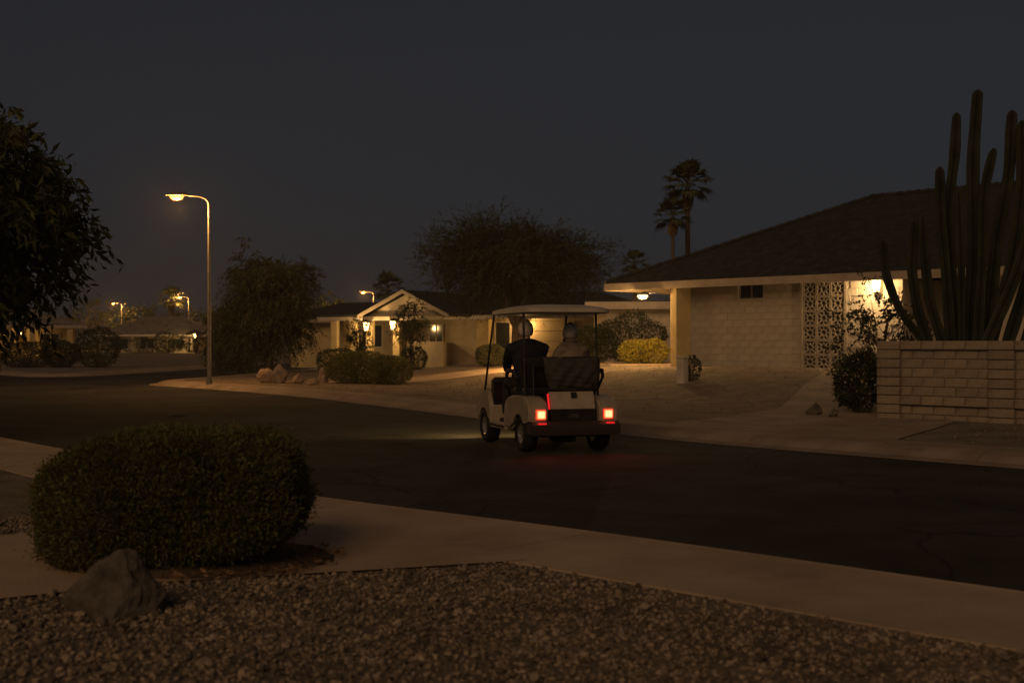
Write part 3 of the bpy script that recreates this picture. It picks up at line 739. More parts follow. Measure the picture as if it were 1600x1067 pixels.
# main roof
g = MB(); bm = g.bm; e0 = HH + .05
q = [bm.verts.new(p) for p in [(-4, -.8, e0), (13.2, -.8, e0), (13.2, 9.7, e0), (-4, 9.7, e0), (-.2, 4.4, e0 + 1.35), (9.4, 4.4, e0 + 1.35)]]
for f in ((0, 1, 5, 4), (1, 2, 5), (2, 3, 4, 5), (3, 0, 4), (3, 2, 1, 0)): bm.faces.new([q[k] for k in f])
g.build('roof', SHING, GH)
MB().b2((-4, -.83, HH - .14), (13.2, -.802, HH + .06)).build('fascia', WTRIM, GH)
# porch gable, local x -2.7 .. 2.2, peak at x ~ .3
gx0, gx1, gp, gy0 = -1.0, 4.4, 1.7, -3.2; pk = HH + 1.25
g = MB(); g.prism([(gx0 + .3, HH + .0), (gx1 - .3, HH + .0), (gp, pk - .14)], gy0 + .25, gy0 + .4, 'xz'); g.build('gable_wall', STUC, GH)
g = MB()
for sx, xe in ((-1, gx0), (1, gx1)):
    a, b = Vector((xe, 0, HH - .02)), Vector((gp, 0, pk)); g.prism([(a.x, a.z), (b.x, b.z), (b.x, b.z + .10), (a.x - sx * -.0, a.z + .10)], gy0 - .1, 3.5, 'xz')
g.prism([(-3.7, HH + .0), (gx0 + .1, HH + .0), (gx0 + .1, HH + .09), (-3.7, HH + .09)], gy0 - .1, 1.5, 'xz'); g.build('porch_roof', SHING, GH)
g = MB()
for xe in (gx0, gx1): g.prism([(xe, HH - .12), (gp, pk - .08), (gp, pk + .10), (xe, HH + .07)], gy0 - .16, gy0 - .102, 'xz')
g.build('bargeboard', TRIM, GH)
MB().b2((-3.6, gy0 - .1, HH - .22), (gx1 - .4, gy0 + .2, HH - .02), .01).build('beam', TRIM, GH)
MB().b2((-3.5, gy0 + .21, HH - .06), (gx1 - .3, -.0, HH - .03)).build('porch_ceiling', WTRIM, GH)
for x_ in (-2.55, -1.35, -.35, 1.3): MB().b2((x_ - .2, gy0 - .05, -.5), (x_ + .2, gy0 + .2, HH - .221), .02).build('column', STUC2, GH)
window(GH, -2.9, -1.5, .7, 2.0, -.03); window(GH, 1.4, 2.3, .9, 2.0, -.03); window(GH, 5.35, 6.3, .3, 2.1, -.03, bars=0)
dr = MB().b2((-.6, -.09, 0), (.4, -.02, 2.05)).build('door', mat('door_paint', (.16, .10, .06), .5), GH); MB().tube([(.28, -.1, 1), (.28, -.15, 1), (.2, -.15, 1)], .02, 6).build('handle', METAL, dr)
MB().b2((4.55, -.55, -.5), (5.25, -.02, HH - .15), .01).build('pilaster', STUC2, GH)
g = MB()
for k in range(4): g.b2((7.2, -.07, .02 + k * .52), (9.9, -.02, .52 + k * .52), .012)
gd = g.build('garage_door', STUC, GH)
MB().b2((2.6, -2.2, -.5), (2.8, -.002, 1.0), .01).build('yard_wall', STUC, GH); MB().b2((1.4, -2.4, -.5), (3.6, -2.202, 1.05), .01).build('yard_wall', STUC, GH)
GM = GH.matrix_basis
for (px, py, lab) in ((573, 510, 'bright lantern on the porch corner column below the eave beam'), (615, 508, 'bright lantern hanging under the porch gable')):
    # depth from the porch front plane
    for x_ in np.linspace(-4, 4, 400):
        p = GM @ Vector((x_, gy0 - .28, 0))
        if abs(p.x / p.y * F + 800 - px) < 1.0: break
    p.z = XZ(px, py, p.y)[1]; lantern('porch_lantern', lab, p, strength=130, size=2.1, col=(1, .60, .22), group='lanterns of the gabled porch', rz=R(-26))
for x_ in np.linspace(3, 9, 900):
    p = GM @ Vector((x_, -.22, 1.95))
    if abs(p.x / p.y * F + 800 - 822) < .6: break
lantern('assumed_wall_lantern', 'assumed wall lantern added to the gabled house, hidden behind the head of the driver', p, strength=110, size=1.7, col=(1, .54, .15), rz=R(-26))  # assumed lantern, added out of sight to light the pilaster and nearby wall
# assumed low path lamp, added unseen behind the cart to light the front walk
px_, py_ = -.0, 0
x, y = (826 - 800) / F * 39.6, 39.6
pb = empty('assumed_path_lamp', (x, y, gz(x, y))); tag(pb, 'assumed low path lamp added beside the front walk, hidden behind the golf cart seat', 'lamp')
b = MB(); b.tube([(0, 0, -.1), (0, 0, .82)], .035, 10); b.lathe([(0, .99), (.04, .985), (.13, .94), (.13, .93), (0, .93)], n=16); b.build('post', BLACKM, pb)
pg = MB().lathe([(0, .82), (.05, .82), (.075, .87), (.075, .925), (0, .928)], n=16).build('lamp_glass', emit('lamp_glass', (1, .58, .21), 11), pb, True); own_light(pg, (-.16, -.02, .86), 260, (1, .50, .15), .04)
# garage of the next lot seen under the carport roof
GA = empty('garage', (3.0, 49.0, gz(5, 49) - .05), R(-8)); tag(GA, 'low neighbouring garage with a pale fascia seen behind the carport', 'garage')
MB().b2((.3, 0, -.3), (6.5, 5, 2.15)).build('wall', STUC, GA)
MB().b2((0, -.5, 2.35), (6.8, 5.4, 2.5)).build('roof', SHING, GA)
MB().b2((-.02, -.53, 2.16), (6.82, -.502, 2.46), .005).build('fascia', WTRIM, GA)
g = MB()
for k in range(4): g.b2((.8, -.05, .0 + k * .5), (3.4, -.002, .49 + k * .5), .01)
g.build('garage_door', WTRIM, GA)

# ------------------------------------------------------------------ far houses on the left
FH = empty('hipped_house', (-45.5, 134, .05), R(4)); tag(FH, 'far single storey house with a pale hipped roof and dark porch', 'house')
MB().b2((0, 0, -.5), (12.6, 9, 2.15)).build('wall', STUC, FH)
g = MB(); bm = g.bm; q = [bm.verts.new(p) for p in [(-.9, -1, 2.2), (13.5, -1, 2.2), (13.5, 10, 2.2), (-.9, 10, 2.2), (4.8, 4.5, 4.35), (7.8, 4.5, 4.35)]]
for f in ((0, 1, 5, 4), (1, 2, 5), (2, 3, 4, 5), (3, 0, 4), (3, 2, 1, 0)): bm.faces.new([q[k] for k in f])
g.build('roof', SHING2, FH); MB().b2((-.9, -1.04, 2.0), (13.5, -1.003, 2.22)).build('fascia', WTRIM, FH)
for a, b in ((1.2, 3.2), (4.4, 6.0), (7.4, 9.2)): window(FH, a, b, .6, 1.8, -.02)
for a in (.4, 3.8, 6.7, 10.2): MB().b2((a - .12, -.95, -.5), (a + .12, -.75, 1.999)).build('post', STUC, FH)
x_, z_ = XZ(305, 523, 132.5); lantern('porch_lantern', 'tiny bright lantern on the far hipped roof house', (x_, 132.4, z_ - .1), strength=420, size=2.4, col=(1, .6, .2))
MB_ = MB().b2((10.6, -.2, -.5), (13.4, -.002, 2.0)); MB_.build('entry_wall', STUC2, FH)
SH = empty('side_street_house', (-46.8, 86, .2), R(20)); tag(SH, 'house with lit ochre columns half hidden behind the big dark tree', 'house')
MB().b2((0, 0, -.5), (15, 8, 2.4)).build('wall', STUC2, SH)
g = MB(); bm = g.bm; q = [bm.verts.new(p) for p in [(-.8, -1.4, 2.45), (15.8, -1.4, 2.45), (15.8, 8.8, 2.45), (-.8, 8.8, 2.45), (4.5, 3.7, 4.2), (10.5, 3.7, 4.2)]]
for f in ((0, 1, 5, 4), (1, 2, 5), (2, 3, 4, 5), (3, 0, 4), (3, 2, 1, 0)): bm.faces.new([q[k] for k in f])
g.build('roof', SHING2, SH); MB().b2((-.8, -1.44, 2.25), (15.8, -1.403, 2.46)).build('fascia', TRIM, SH)
for a in (8.8, 10.4, 12.0, 14.6): MB().b2((a - .2, -1.35, -.5), (a + .2, -1.0, 2.249), .02).build('column', STUC2, SH)
window(SH, 6.5, 8.2, .7, 1.9, -.02); window(SH, 12.6, 13.9, .7, 1.9, -.02)
p = SH.matrix_basis @ Vector((11.2, -.9, 1.95)); lantern('porch_lantern', 'warm porch lantern glimmering through the leaves of the big dark tree', p, strength=50, size=1.6, col=(1, .55, .16), rz=R(20))

# ------------------------------------------------------------------ trees, palms and shrubs
tree('broadleaf_tree', 'big dark tree with drooping leaves at the street edge', -10.45, 17.4, 1.2, (.1, 0, 3.05), (3.6, 3.3, 2.35), 950, 7, 11, .18, LEAF, .6, .17, 3, spread=.5, aspect=.36, lobes=.07, inner=.5)
x, _z = XZ(806, 500, 56)
tree('mesquite_tree', 'wide feathery desert tree spreading over the roof of the gabled house', x, 56, 1.7, (-.1, 0, 4.62), (3.75, 3.2, 1.62), 820, 8, 18, .095, MESQ, .22, .20, 5, spread=.95, aspect=.46, lobes=.2, inner=.25)
x, _z = XZ(420, 500, 52)
tree('willowy_tree', 'dense drooping tree on the corner lot right of the street lamp', x, 52, 1.2, (0, 0, 2.9), (1.85, 1.8, 2.1), 560, 7, 13,   .13, OLIVE, .6, .16, 6, spread=.62, aspect=.4, lobes=.5, inner=.3)
x, _z = XZ(370, 500, 56)
tree('willowy_tree', 'lower drooping tree close behind the steel lamp pole', x, 56, .8, (0, 0, 1.9), (1.1, 1.2, 1.4), 260, 6, 11, .12, OLIVE, .9, .10, 7, spread=.6, aspect=.4, lobes=.2, inner=.3)
x, _z = XZ(642, 500, 60)
tree('porch_tree', 'small leafy tree growing in front of the gabled porch', x, 60, 1.3, (0, 0, 2.2), (.75, .8, 1.0), 80, 4, 9, .11, DARKLEAF, .3, .06, 8, spread=.4, aspect=.5, cat='tree')

def palm(label, x, y, ht, s, seed, skirt=True, nf=26, trunk=.20):
    r = random.Random(seed); root = empty('fan_palm', (x, y, gz(x, y))); tag(root, label, 'palm', 'fan palms against the night sky')
    MB().tube([(0, 0, -.2), (0.03, 0, ht * .5), (0, 0, ht)], [trunk * 1.2, trunk, trunk * .85], 10).build('trunk', BARK, root, True)
    def frond(V, Fc, base, az, el, L, fan):
        d = Vector((math.cos(az) * math.cos(el), math.sin(az) * math.cos(el), math.sin(el))); side = Vector((-math.sin(az), math.cos(az), 0)); up = side.cross(d) * -1
        p0 = base; p1 = base + d * L * .5
        i = len(V); V += [p0 - side * .03, p0 + side * .03, p1 + side * .025, p1 - side * .025]; Fc.append((i, i + 1, i + 2, i + 3))
        nl = 15
        for k in range(nl):
            a = (k / (nl - 1) - .5) * 2.5; dl = (d * math.cos(a) + side * math.sin(a)).normalized()
            l2 = fan * (1 - .25 * abs(a) / 1.25) * r.uniform(.85, 1.1); w_ = .055 * s
            wv = (side * math.cos(a) - d * math.sin(a)) * w_
            q1 = p1 + dl * l2 * .6; q2 = p1 + dl * l2 + Vector((0, 0, -.32 * l2 * r.uniform(.6, 1.4)))
            i = len(V); V += [p1, q1 - wv, q2, q1 + wv]; Fc.append((i, i + 1, i + 2, i + 3))
    V, Fc = [], []
    for k in range(nf):
        el = R(-38 + 115 * (k / nf) ** .9) + r.uniform(-.12, .12); frond(V, Fc, Vector((0, 0, ht + .12 * k / nf)), k * 2.4 + r.uniform(-.2, .2), el, 1.5 * s * r.uniform(.8, 1.1), .85 * s)
    me = bpy.data.meshes.new('crown'); me.from_pydata(V, [], Fc); me.update(); link('crown', me, PALMG, root)
    if skirt:
        V, Fc = [], []
        for k in range(18): frond(V, Fc, Vector((0, 0, ht - .05 - .6 * s * (k / 18))), k * 2.4, R(-62 - r.uniform(0, 18)), .55 * s, .45 * s)
        me = bpy.data.meshes.new('dead_fronds'); me.from_pydata(V, [], Fc); me.update(); link('dead_fronds', me, PALMD, root)
    return root
Y = 68; x, z_ = XZ(1074, 296, Y); palm('taller of two fan palms behind the dark hipped roof', x, Y, z_ - .2, 1.05, 2, nf=32, trunk=.15)
Y = 66; x, z_ = XZ(1051, 345, Y); palm('shorter fan palm tucked beside the taller palm behind the roof', x, Y, z_ - .2, .82, 3, nf=26, trunk=.10)
Y = 100; x, z_ = XZ(606, 447, Y); palm('fan palm top beside a distant street lamp behind the gabled house', x, Y, z_ - .2, 1.1, 4)
Y = 95; x, z_ = XZ(991, 418, Y); palm('small palm top peeking over the left end of the dark roof', x, Y, z_ - .2, .9, 5, skirt=False)
Y = 150; x, z_ = XZ(268, 468, Y); palm('far fan palm beside the distant lamp over the hipped roof', x, Y, z_ - .2, 1.3, 6)
for i, (px, py, Y, rx, lab) in enumerate([(150, 478, 175, 4.0, 'far dark tree left of the lowest distant lamp'), (228, 482, 172, 4.2, 'far round tree right of the lowest distant lamp'),
        (300, 486, 165, 4.6, 'far tree behind the right end of the hipped roof'), (345, 492, 150, 4.4, 'far bushy tree behind the lamp pole'), (545, 484, 120, 3.0, 'far low tree behind the wing roof of the gabled house'), (505, 470, 125, 2.6, 'far tree showing beside the drooping tree')]):
    x, zt = XZ(px, py, Y); hgt = zt - .3
    tree('distant_tree', lab, x, Y, hgt * .3, (0, 0, hgt * .58), (rx, rx, hgt * .44), 130, 4, 8, .32, DARKLEAF, .3, .2, 40 + i, group='trees on the skyline', spread=1.1, aspect=.55)

x, y = G(556, 599, .15); bush('round_bush', 'wider of two round bushes beside the front walk', x, y + .8, 1.0, .85, .98, 9000, .07, HEDGE, sq=2.5, group='clipped bushes in the corner yard')
x, y = G(607, 600, .15); bush('round_bush', 'smaller of two round bushes, next to the bright front walk', x, y + .6, .66, .62, .86, 6000, .07, HEDGE, sq=2.3, group='clipped bushes in the corner yard')
x, y = G(766, 590, .2); bush('round_bush', 'olive bush at the end of the front walk near the yellow pilaster', x, y + .5, .52, .5, .75, 4000, .06, OLIVE, sq=2.1)
x, y = G(646, 572, .35); bush('round_bush', 'dark bush in front of the yard wall of the gabled house', x, y, .6, .6, 1.05, 3000, .08, DARKLEAF, sq=2.2)
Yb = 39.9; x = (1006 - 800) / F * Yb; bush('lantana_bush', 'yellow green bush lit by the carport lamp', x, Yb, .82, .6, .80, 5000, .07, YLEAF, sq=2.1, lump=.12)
Yb = 44.5; x = (985 - 800) / F * Yb; bush('tall_shrub', 'dark tall shrub behind the lit yellow green bush', x, Yb + .4, 1.3, .8, 1.75, 6000, .09, DARKLEAF, sq=2.2, lump=.16, cat='shrub')
x = (930 - 800) / F * 45; bush('tall_shrub', 'dark shrub beyond the passenger side of the golf cart', x, 45.2, .9, .7, 1.3, 4000, .09, DARKLEAF, sq=2.2, lump=.16, cat='shrub')
for i, (px, py, rx, h, lab) in enumerate([(152, 573, 1.15, 2.0, 'round dark bush at the far corner of the side street'), (40, 590, 1.2, 1.3, 'low dark bush under the big dark tree'), (95, 580, .9, 1.3, 'dark bush in front of the lit ochre columns')]):
    Yb = 62; x = (px - 800) / F * Yb; bush('corner_bush', lab, x, Yb, rx, rx, h, 4000, .11, DARKLEAF, sq=2.2, lump=.1)
for i, (px, Yb, rx, h, lab) in enumerate([(235, 128, 4.0, 1.5, 'long dark hedge row along the far hipped house'), (262, 131, 1.8, 2.2, 'dark shrub clump against the far dark porch'), (307, 124, 1.5, 2.3, 'dark shrub below the tiny far lantern'), (345, 88, 1.1, 1.3, 'dark shrub right of the lamp pole foot'), (365, 62, .8, .6, 'low dark tuft on the corner lot')]):
    x = (px - 800) / F * Yb; bush('far_shrub', lab, x, Yb, rx, .9, h, 2500, .16, DARKLEAF, sq=2.2, lump=.12, cat='shrub')
bush('low_shrub', 'dark shrub at the base of the wing wall of the gabled house', *G(527, 578, .3), .8, .7, 1.0, 2500, .09, DARKLEAF, cat='shrub')
tree('porch_shrub', 'slim dark shrub rising beside the left porch lantern', *G(560, 574, .3), .5, (0, 0, 1.35), (.5, .5, 1.1), 60, 4, 8, .1, DARKLEAF, .2, .04, 71, spread=.3, aspect=.5, cat='shrub')
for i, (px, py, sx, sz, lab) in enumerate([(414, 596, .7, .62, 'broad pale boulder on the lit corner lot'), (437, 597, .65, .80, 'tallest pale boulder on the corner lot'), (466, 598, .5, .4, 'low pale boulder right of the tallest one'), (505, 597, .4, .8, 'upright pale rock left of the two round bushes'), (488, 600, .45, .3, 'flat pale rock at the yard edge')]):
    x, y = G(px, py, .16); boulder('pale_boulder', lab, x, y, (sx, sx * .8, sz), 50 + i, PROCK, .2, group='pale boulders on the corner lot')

# ------------------------------------------------------------------ golf cart
CT = empty('golf_cart', (.655, 15.80, 0), R(17)); tag(CT, 'cream golf cart with a canopy roof and glowing tail lights on the street', 'golf cart')
# chassis
b = MB(); b.b2((-.40, -.35, .20), (.40, 1.85, .30), .01); b.b2((-.06, -.2, .14), (.06, .25, .22), .02); b.tube([(-.44, 0, .23), (.44, 0, .23)], .035, 8); b.tube([(-.42, 1.66, .23), (.42, 1.66, .23)], .03, 8)
b.b2((-.16, -.22, .12), (.12, .12, .30), .04); b.build('chassis', BLACKM, CT)
def arc(cy, cz, r, a0, a1, n=10): return [(cy + r * math.cos(R(a0 + (a1 - a0) * k / n)), cz + r * math.sin(R(a0 + (a1 - a0) * k / n))) for k in range(n + 1)]
for sx in (-1, 1):     # rear fenders
    prof = [(-.46, .38), (-.47, .50), (-.45, .60), (-.37, .68), (-.1, .715), (.35, .71), (.56, .67), (.64, .57), (.67, .36), (.66, .27), (.36, .26)] + arc(0, .235, .285, 15, 158) + [(-.29, .34)]
    fb = MB(); fb.prism(prof, sx * .345, sx * .605, 'yz', .035); fb.build('rear_fender', CREAM, CT, True)
MB().b2((-.34, -.29, .34), (.34, .62, .70), .01).build('seat_box', VINYL, CT)
MB().prism([(-.30, .40), (-.42, .40), (-.42, .56), (-.30, .56)], -.296, .296, 'yz').build('bag_well', VINYL, CT)
tp = MB(); tp.prism([(-.415, .545), (-.335, .775), (-.30, .775), (-.38, .545)], -.305, .305, 'yz', .01); tail = tp.build('tail_panel', CREAM2, CT, True)
MB().box((.02, -.372, .735), (.075, .02, .07), Matrix.Rotation(R(-19), 3, 'X'), .004).build('latch', BLACKM, tail)
MB().box((-.322, -.385, .655), (.016, .03, .20), Matrix.Rotation(R(-19), 3, 'X'), .004).build('reflector_and_reflection', emit('red_reflection_glow', (1, .02, .025), .75), CT)  # glowing strip imitates the tail light's reflection on the fender side
MB().box((0, -.428, .47), (.13, .012, .055), None, .003).build('emblem', mat('emblem_metal', (.12, .11, .1), .4, metal=.7), CT)
MB().prism([(-.53, .235), (-.55, .30), (-.545, .37), (-.50, .405), (-.36, .405), (-.33, .25)], -.60, .60, 'yz', .02).build('bumper', BUMPER, CT, True)
for sx in (-1, 1):
    tl = MB().b2((sx * .382, -.486, .430), (sx * .518, -.455, .560), .012).build('tail_light', emit('tail_red', (1, .035, .02), .9), CT)
    MB().b2((sx * .391, -.494, .439), (sx * .509, -.470, .551), .018).build('lens', emit('tail_amber', (1, .15, .045), 2.6), tl)
    MB().b2((sx * .405, -.499, .453), (sx * .495, -.480, .537), .016).build('bulb', emit('tail_glow', (1, .27, .12), 3.6), tl)
    rl = bpy.data.lights.new('tail_glow', 'SPOT'); rl.energy = 4; rl.color = (1, .03, .02); rl.spot_size = R(130); rl.spot_blend = .9; rl.shadow_soft_size = .05
    ro = bpy.data.objects.new('tail_glow', rl); C.objects.link(ro); ro.parent = tl; ro.location = (sx * .45, -.58, .50); ro.rotation_euler = (R(-58), 0, 0)
    MB().b2((sx * .40, -.553, .375), (sx * .51, -.535, .395), .004).build('reflector_and_reflection', emit('red_reflection_glow', (1, .02, .025), .75), CT)  # reflector below each tail light, its gleam put in as emission
# front cowl
for sx in (-1, 1):
    prof = [(1.32, .27), (1.30, .36)] + [(p, q) for p, q in arc(1.66, .235, .28, 165, 20)] + [(2.02, .30), (2.08, .42), (2.05, .58), (1.9, .68), (1.62, .74), (1.45, .72), (1.33, .60)]
    prof = [(1.30, .27), (1.36, .30)] + arc(1.66, .235, .285, 165, 15) + [(2.04, .30), (2.09, .45), (2.04, .60), (1.88, .69), (1.6, .75), (1.42, .70), (1.31, .52)]
    fb = MB(); fb.prism(prof, sx * .30, sx * .60, 'yz', .035); fb.build('front_fender', CREAM, CT, True)
MB().prism([(1.45, .28), (2.12, .30), (2.14, .50), (1.95, .72), (1.62, .86), (1.50, .86), (1.46, .70)], -.298, .298, 'yz', .02).build('front_cowl', CREAM, CT, True)
MB().prism([(1.35, .28), (1.44, .28), (1.44, .88), (1.30, .92), (1.28, .86)], -.55, .55, 'yz', .01).build('dashboard', VINYL, CT)
MB().b2((-.50, .63, .27), (.50, 1.40, .315), .008).build('floor', RUBBER, CT)
for sx in (-1, 1): MB().b2((sx * .596, .62, .262), (sx * .608, 1.34, .29), .004).build('side_trim', BLACKM, CT)
for sx in (-1, 1): MB().b2((sx * .50, .60, .235), (sx * .60, 1.36, .325), .02).build('sill', CREAM, CT)
for sx in (-1, 1):
    hl = MB().lathe([(0, .03), (.06, .025), (.075, 0), (.075, -.03), (0, -.03)], Matrix.Translation((sx * .42, 2.085, .52)) @ Matrix.Rotation(R(-90), 4, 'X'), n=16).build('headlight', emit('headlight_glass', (1, .85, .6), 12), CT, True)
    ld = bpy.data.lights.new('headlight_beam', 'SPOT'); ld.energy = 70; ld.color = (1, .62, .18); ld.spot_size = R(115); ld.spot_blend = .8; ld.shadow_soft_size = .05
    lo = bpy.data.objects.new('headlight_beam', ld); C.objects.link(lo); lo.parent = hl; lo.location = (sx * .42, 2.16, .52); lo.rotation_euler = (R(70), 0, R(30))
# seats
MB().b2((-.52, .10, .705), (.52, .64, .83), .045, 3).build('seat_cushion', VINYL, CT, True)
for x0, x1 in ((-.53, -.012), (.012, .53)):
    MB().box(((x0 + x1) / 2, .115, 1.015), (x1 - x0, .10, .40), Matrix.Rotation(R(9), 3, 'X'), .045, 3).build('seat_back', VINYL, CT, True)
b = MB()
for sx in (-1, 1): b.tube([(sx * .40, -.02, .72), (sx * .40, -.005, 1.10)], .016, 8)
b.tube([(-.40, -.005, 1.10), (.40, -.005, 1.10)], .016, 8); b.build('seat_bracket', BLACKM, CT)
# rolled rain cover hung behind the seat
def cover():
    nx_, nz_ = 34, 26; V = []; Fc = []
    for side in (0, 1):
        for j in range(nz_):
            for i in range(nx_):
                u = i / (nx_ - 1); v = j / (nz_ - 1); x_ = -.29 + .765 * u + .07 * (1 - v) ** 3 * (1 - 2 * u); z_ = .795 + .42 * v
                bulge = .095 * math.sin(math.pi * min(1, max(0, v))) ** .6 * math.sin(math.pi * u) ** .35
                wr = .012 * math.sin(11 * u + 7 * v) * math.sin(9 * v + 2) + .008 * math.sin(26 * u - 12 * v) + .006 * math.sin(40 * v + 6 * u)
                sag = -.018 * math.sin(math.pi * u) * v
                y_ = -.10 - (.26 * (1 - v) * .35) - (bulge + wr * min(1, 6 * u, 6 * (1 - u))) if side == 0 else -.06 - .05 * (1 - v)
                V.append((x_, y_, z_ + sag))
    o_ = nx_ * nz_
    for j in range(nz_ - 1):
        for i in range(nx_ - 1):
            a = j * nx_ + i; Fc.append((a, a + 1, a + nx_ + 1, a + nx_)); Fc.append((o_ + a, o_ + a + nx_, o_ + a + nx_ + 1, o_ + a + 1))
    per = [i for i in range(nx_)] + [j * nx_ + nx_ - 1 for j in range(1, nz_)] + [(nz_ - 1) * nx_ + i for i in range(nx_ - 2, -1, -1)] + [j * nx_ for j in range(nz_ - 2, 0, -1)]
    for k in range(len(per)):
        a, b_ = per[k], per[(k + 1) % len(per)]; Fc.append((a, o_ + a, o_ + b_, b_))
    me = bpy.data.meshes.new('rain_cover'); me.from_pydata(V, [], Fc); me.update()
    bm_ = bmesh.new(); bm_.from_mesh(me); bmesh.ops.recalc_face_normals(bm_, faces=bm_.faces[:]); bm_.to_mesh(me); bm_.free()
    me.polygons.foreach_set('use_smooth', [True] * len(me.polygons)); return link('rain_cover', me, FABRIC, CT)
rcv = cover()
MB().tube([(-.21, -.20, .80), (.09, -.245, .795), (.40, -.20, .80)], .022, 8).build('hem', VINYL, rcv)
# arm rests
for sx in (-1, 1):
    MB().tube([(sx * .54, .12, .80), (sx * .60, .10, .95), (sx * .61, .16, 1.03), (sx * .61, .44, 1.03), (sx * .60, .52, .96), (sx * .55, .50, .80)], [.018, .022, .03, .03, .024, .018], 8).build('arm_rest', VINYL, CT, True)
# roof on four posts
rpts = {(-1, 0): [(-.50, .02, .70), (-.50, .06, 1.2), (-.50, .10, 1.80)], (1, 0): [(.50, .02, .70), (.50, .06, 1.2), (.50, .10, 1.80)],
        (-1, 1): [(-.545, 1.78, .70), (-.53, 1.62, 1.2), (-.51, 1.42, 1.80)], (1, 1): [(.58, 1.78, .70), (.575, 1.62, 1.2), (.56, 1.42, 1.80)]}
for k_, p in rpts.items(): MB().tube(p, .016, 8).build('roof_post', BLACKM, CT, True)
V = []; Fc = []; nn = 40; rings = [(.95, 1.76), (1.0, 1.77), (1.0, 1.81), (.97, 1.84), (.86, 1.862), (.62, 1.893), (.3, 1.905)]
for s_, z_ in rings:
    for k in range(nn):
        a = 2 * math.pi * k / nn; c_, s2 = math.cos(a), math.sin(a); e_ = .32
        V.append((s_ * .60 * math.copysign(abs(c_) ** e_, c_) + .05, .70 + s_ * .96 * math.copysign(abs(s2) ** e_, s2), z_ + (.02 if z_ < 1.82 else 0)))
for j in range(len(rings) - 1):
    for k in range(nn): Fc.append((j * nn + k, j * nn + (k + 1) % nn, (j + 1) * nn + (k + 1) % nn, (j + 1) * nn + k))
Fc.append(tuple(range(nn))[::-1]); Fc.append(tuple((len(rings) - 1) * nn + k for k in range(nn)))
me = bpy.data.meshes.new('roof'); me.from_pydata(V, [], Fc); me.update(); me.polygons.foreach_set('use_smooth', [True] * len(me.polygons)); me.set_sharp_from_angle(angle=R(40)); link('roof', me, mat('roof_plastic', (.52, .46, .37), .5, .08, 4), CT)
# steering wheel
M_ = Matrix.Translation((-.30, 1.08, 1.10)) @ Matrix.Rotation(R(38), 4, 'X')
b = MB(); b.tube([M_ @ Vector((.18 * math.cos(a), .18 * math.sin(a), 0)) for a in np.linspace(0, 2 * math.pi, 29)], .014, 7)
for a in (R(-90), R(30), R(150)): b.tube([M_ @ Vector((0, 0, -.02)), M_ @ Vector((.175 * math.cos(a), .175 * math.sin(a), 0))], .009, 6)
b.tube([M_ @ Vector((0, 0, 0)), Vector((-.30, 1.42, .70))], .02, 8); b.build('steering_wheel', BLACKM, CT, True)
# wheels
def wheel():
    rt = empty('wheel')
    Mx = Matrix.Rotation(R(90), 4, 'Y')
    MB().lathe([(.125, -.085), (.19, -.10), (.220, -.085), (.232, -.04), (.232, .04), (.220, .085), (.19, .10), (.125, .085), (.125, -.085)], Mx, 32).build('tyre', RUBBER, rt, True)
    b_ = MB(); b_.lathe([(0, .055), (.04, .06), (.055, .045), (.10, .05), (.122, .08), (.135, .085), (.135, -.08), (0, -.07)], Mx, 28)
    for k in range(8):
        a = k * math.pi / 4; b_.box((.062, .085 * math.cos(a), .085 * math.sin(a)), (.014, .018, .03), Matrix.Rotation(a, 3, 'X'))
    b_.build('rim', CHROME, rt, True); return rt
W = wheel()
for i, (x_, y_, f) in enumerate(((-.49, 0, -1), (.49, 0, 1), (-.50, 1.66, -1), (.50, 1.66, 1))):
    o = W if i == 0 else copy_tree(W)
    o.parent = CT; o.location = (x_, y_, .232); o.rotation_euler = (0, 0, 0 if f > 0 else math.pi)

# ------------------------------------------------------------------ the two people in the cart
DG_ = bpy.context.evaluated_depsgraph_get
def realise(o):
    bpy.context.view_layer.update(); dg = bpy.context.evaluated_depsgraph_get()
    me = bpy.data.meshes.new_from_object(o.evaluated_get(dg)); bpy.data.objects.remove(o); return me
def skin(chains, sub=1):
    """chains: list of [(point, radius), ...]; points that coincide are shared"""
    V, E, Rr, key = [], [], [], {}
    for chn in chains:
        last = None
        for p, r_ in chn:
            k_ = tuple(round(c_, 4) for c_ in p)
            if k_ not in key: key[k_] = len(V); V.append(p); Rr.append(r_ if hasattr(r_, '__len__') else (r_, r_))
            if last is not None and last != key[k_]: E.append((last, key[k_]))
            last = key[k_]
    me = bpy.data.meshes.new('skin'); me.from_pydata(V, E, []); o = bpy.data.objects.new('skin', me); C.objects.link(o)
    md = o.modifiers.new('s', 'SKIN'); md.use_smooth_shade = True
    for i, r_ in enumerate(Rr): me.skin_vertices[0].data[i].radius = r_
    me.skin_vertices[0].data[0].use_root = True
    ss = o.modifiers.new('u', 'SUBSURF'); ss.levels = sub; ss.render_levels = sub
    return realise(o)
def fuse(meshes, voxel, name, smooth=3):
    bm_ = bmesh.new()
    for me in meshes: bm_.from_mesh(me)
    me = bpy.data.meshes.new(name); bm_.to_mesh(me); bm_.free()
    o = bpy.data.objects.new('tmp', me); C.objects.link(o)
    r_ = o.modifiers.new('r', 'REMESH'); r_.mode = 'VOXEL'; r_.voxel_size = voxel; r_.use_smooth_shade = True
    if smooth: s_ = o.modifiers.new('s', 'SMOOTH'); s_.iterations = smooth; s_.factor = .5
    out = realise(o); out.name = name; out.polygons.foreach_set('use_smooth', [True] * len(out.polygons)); return out
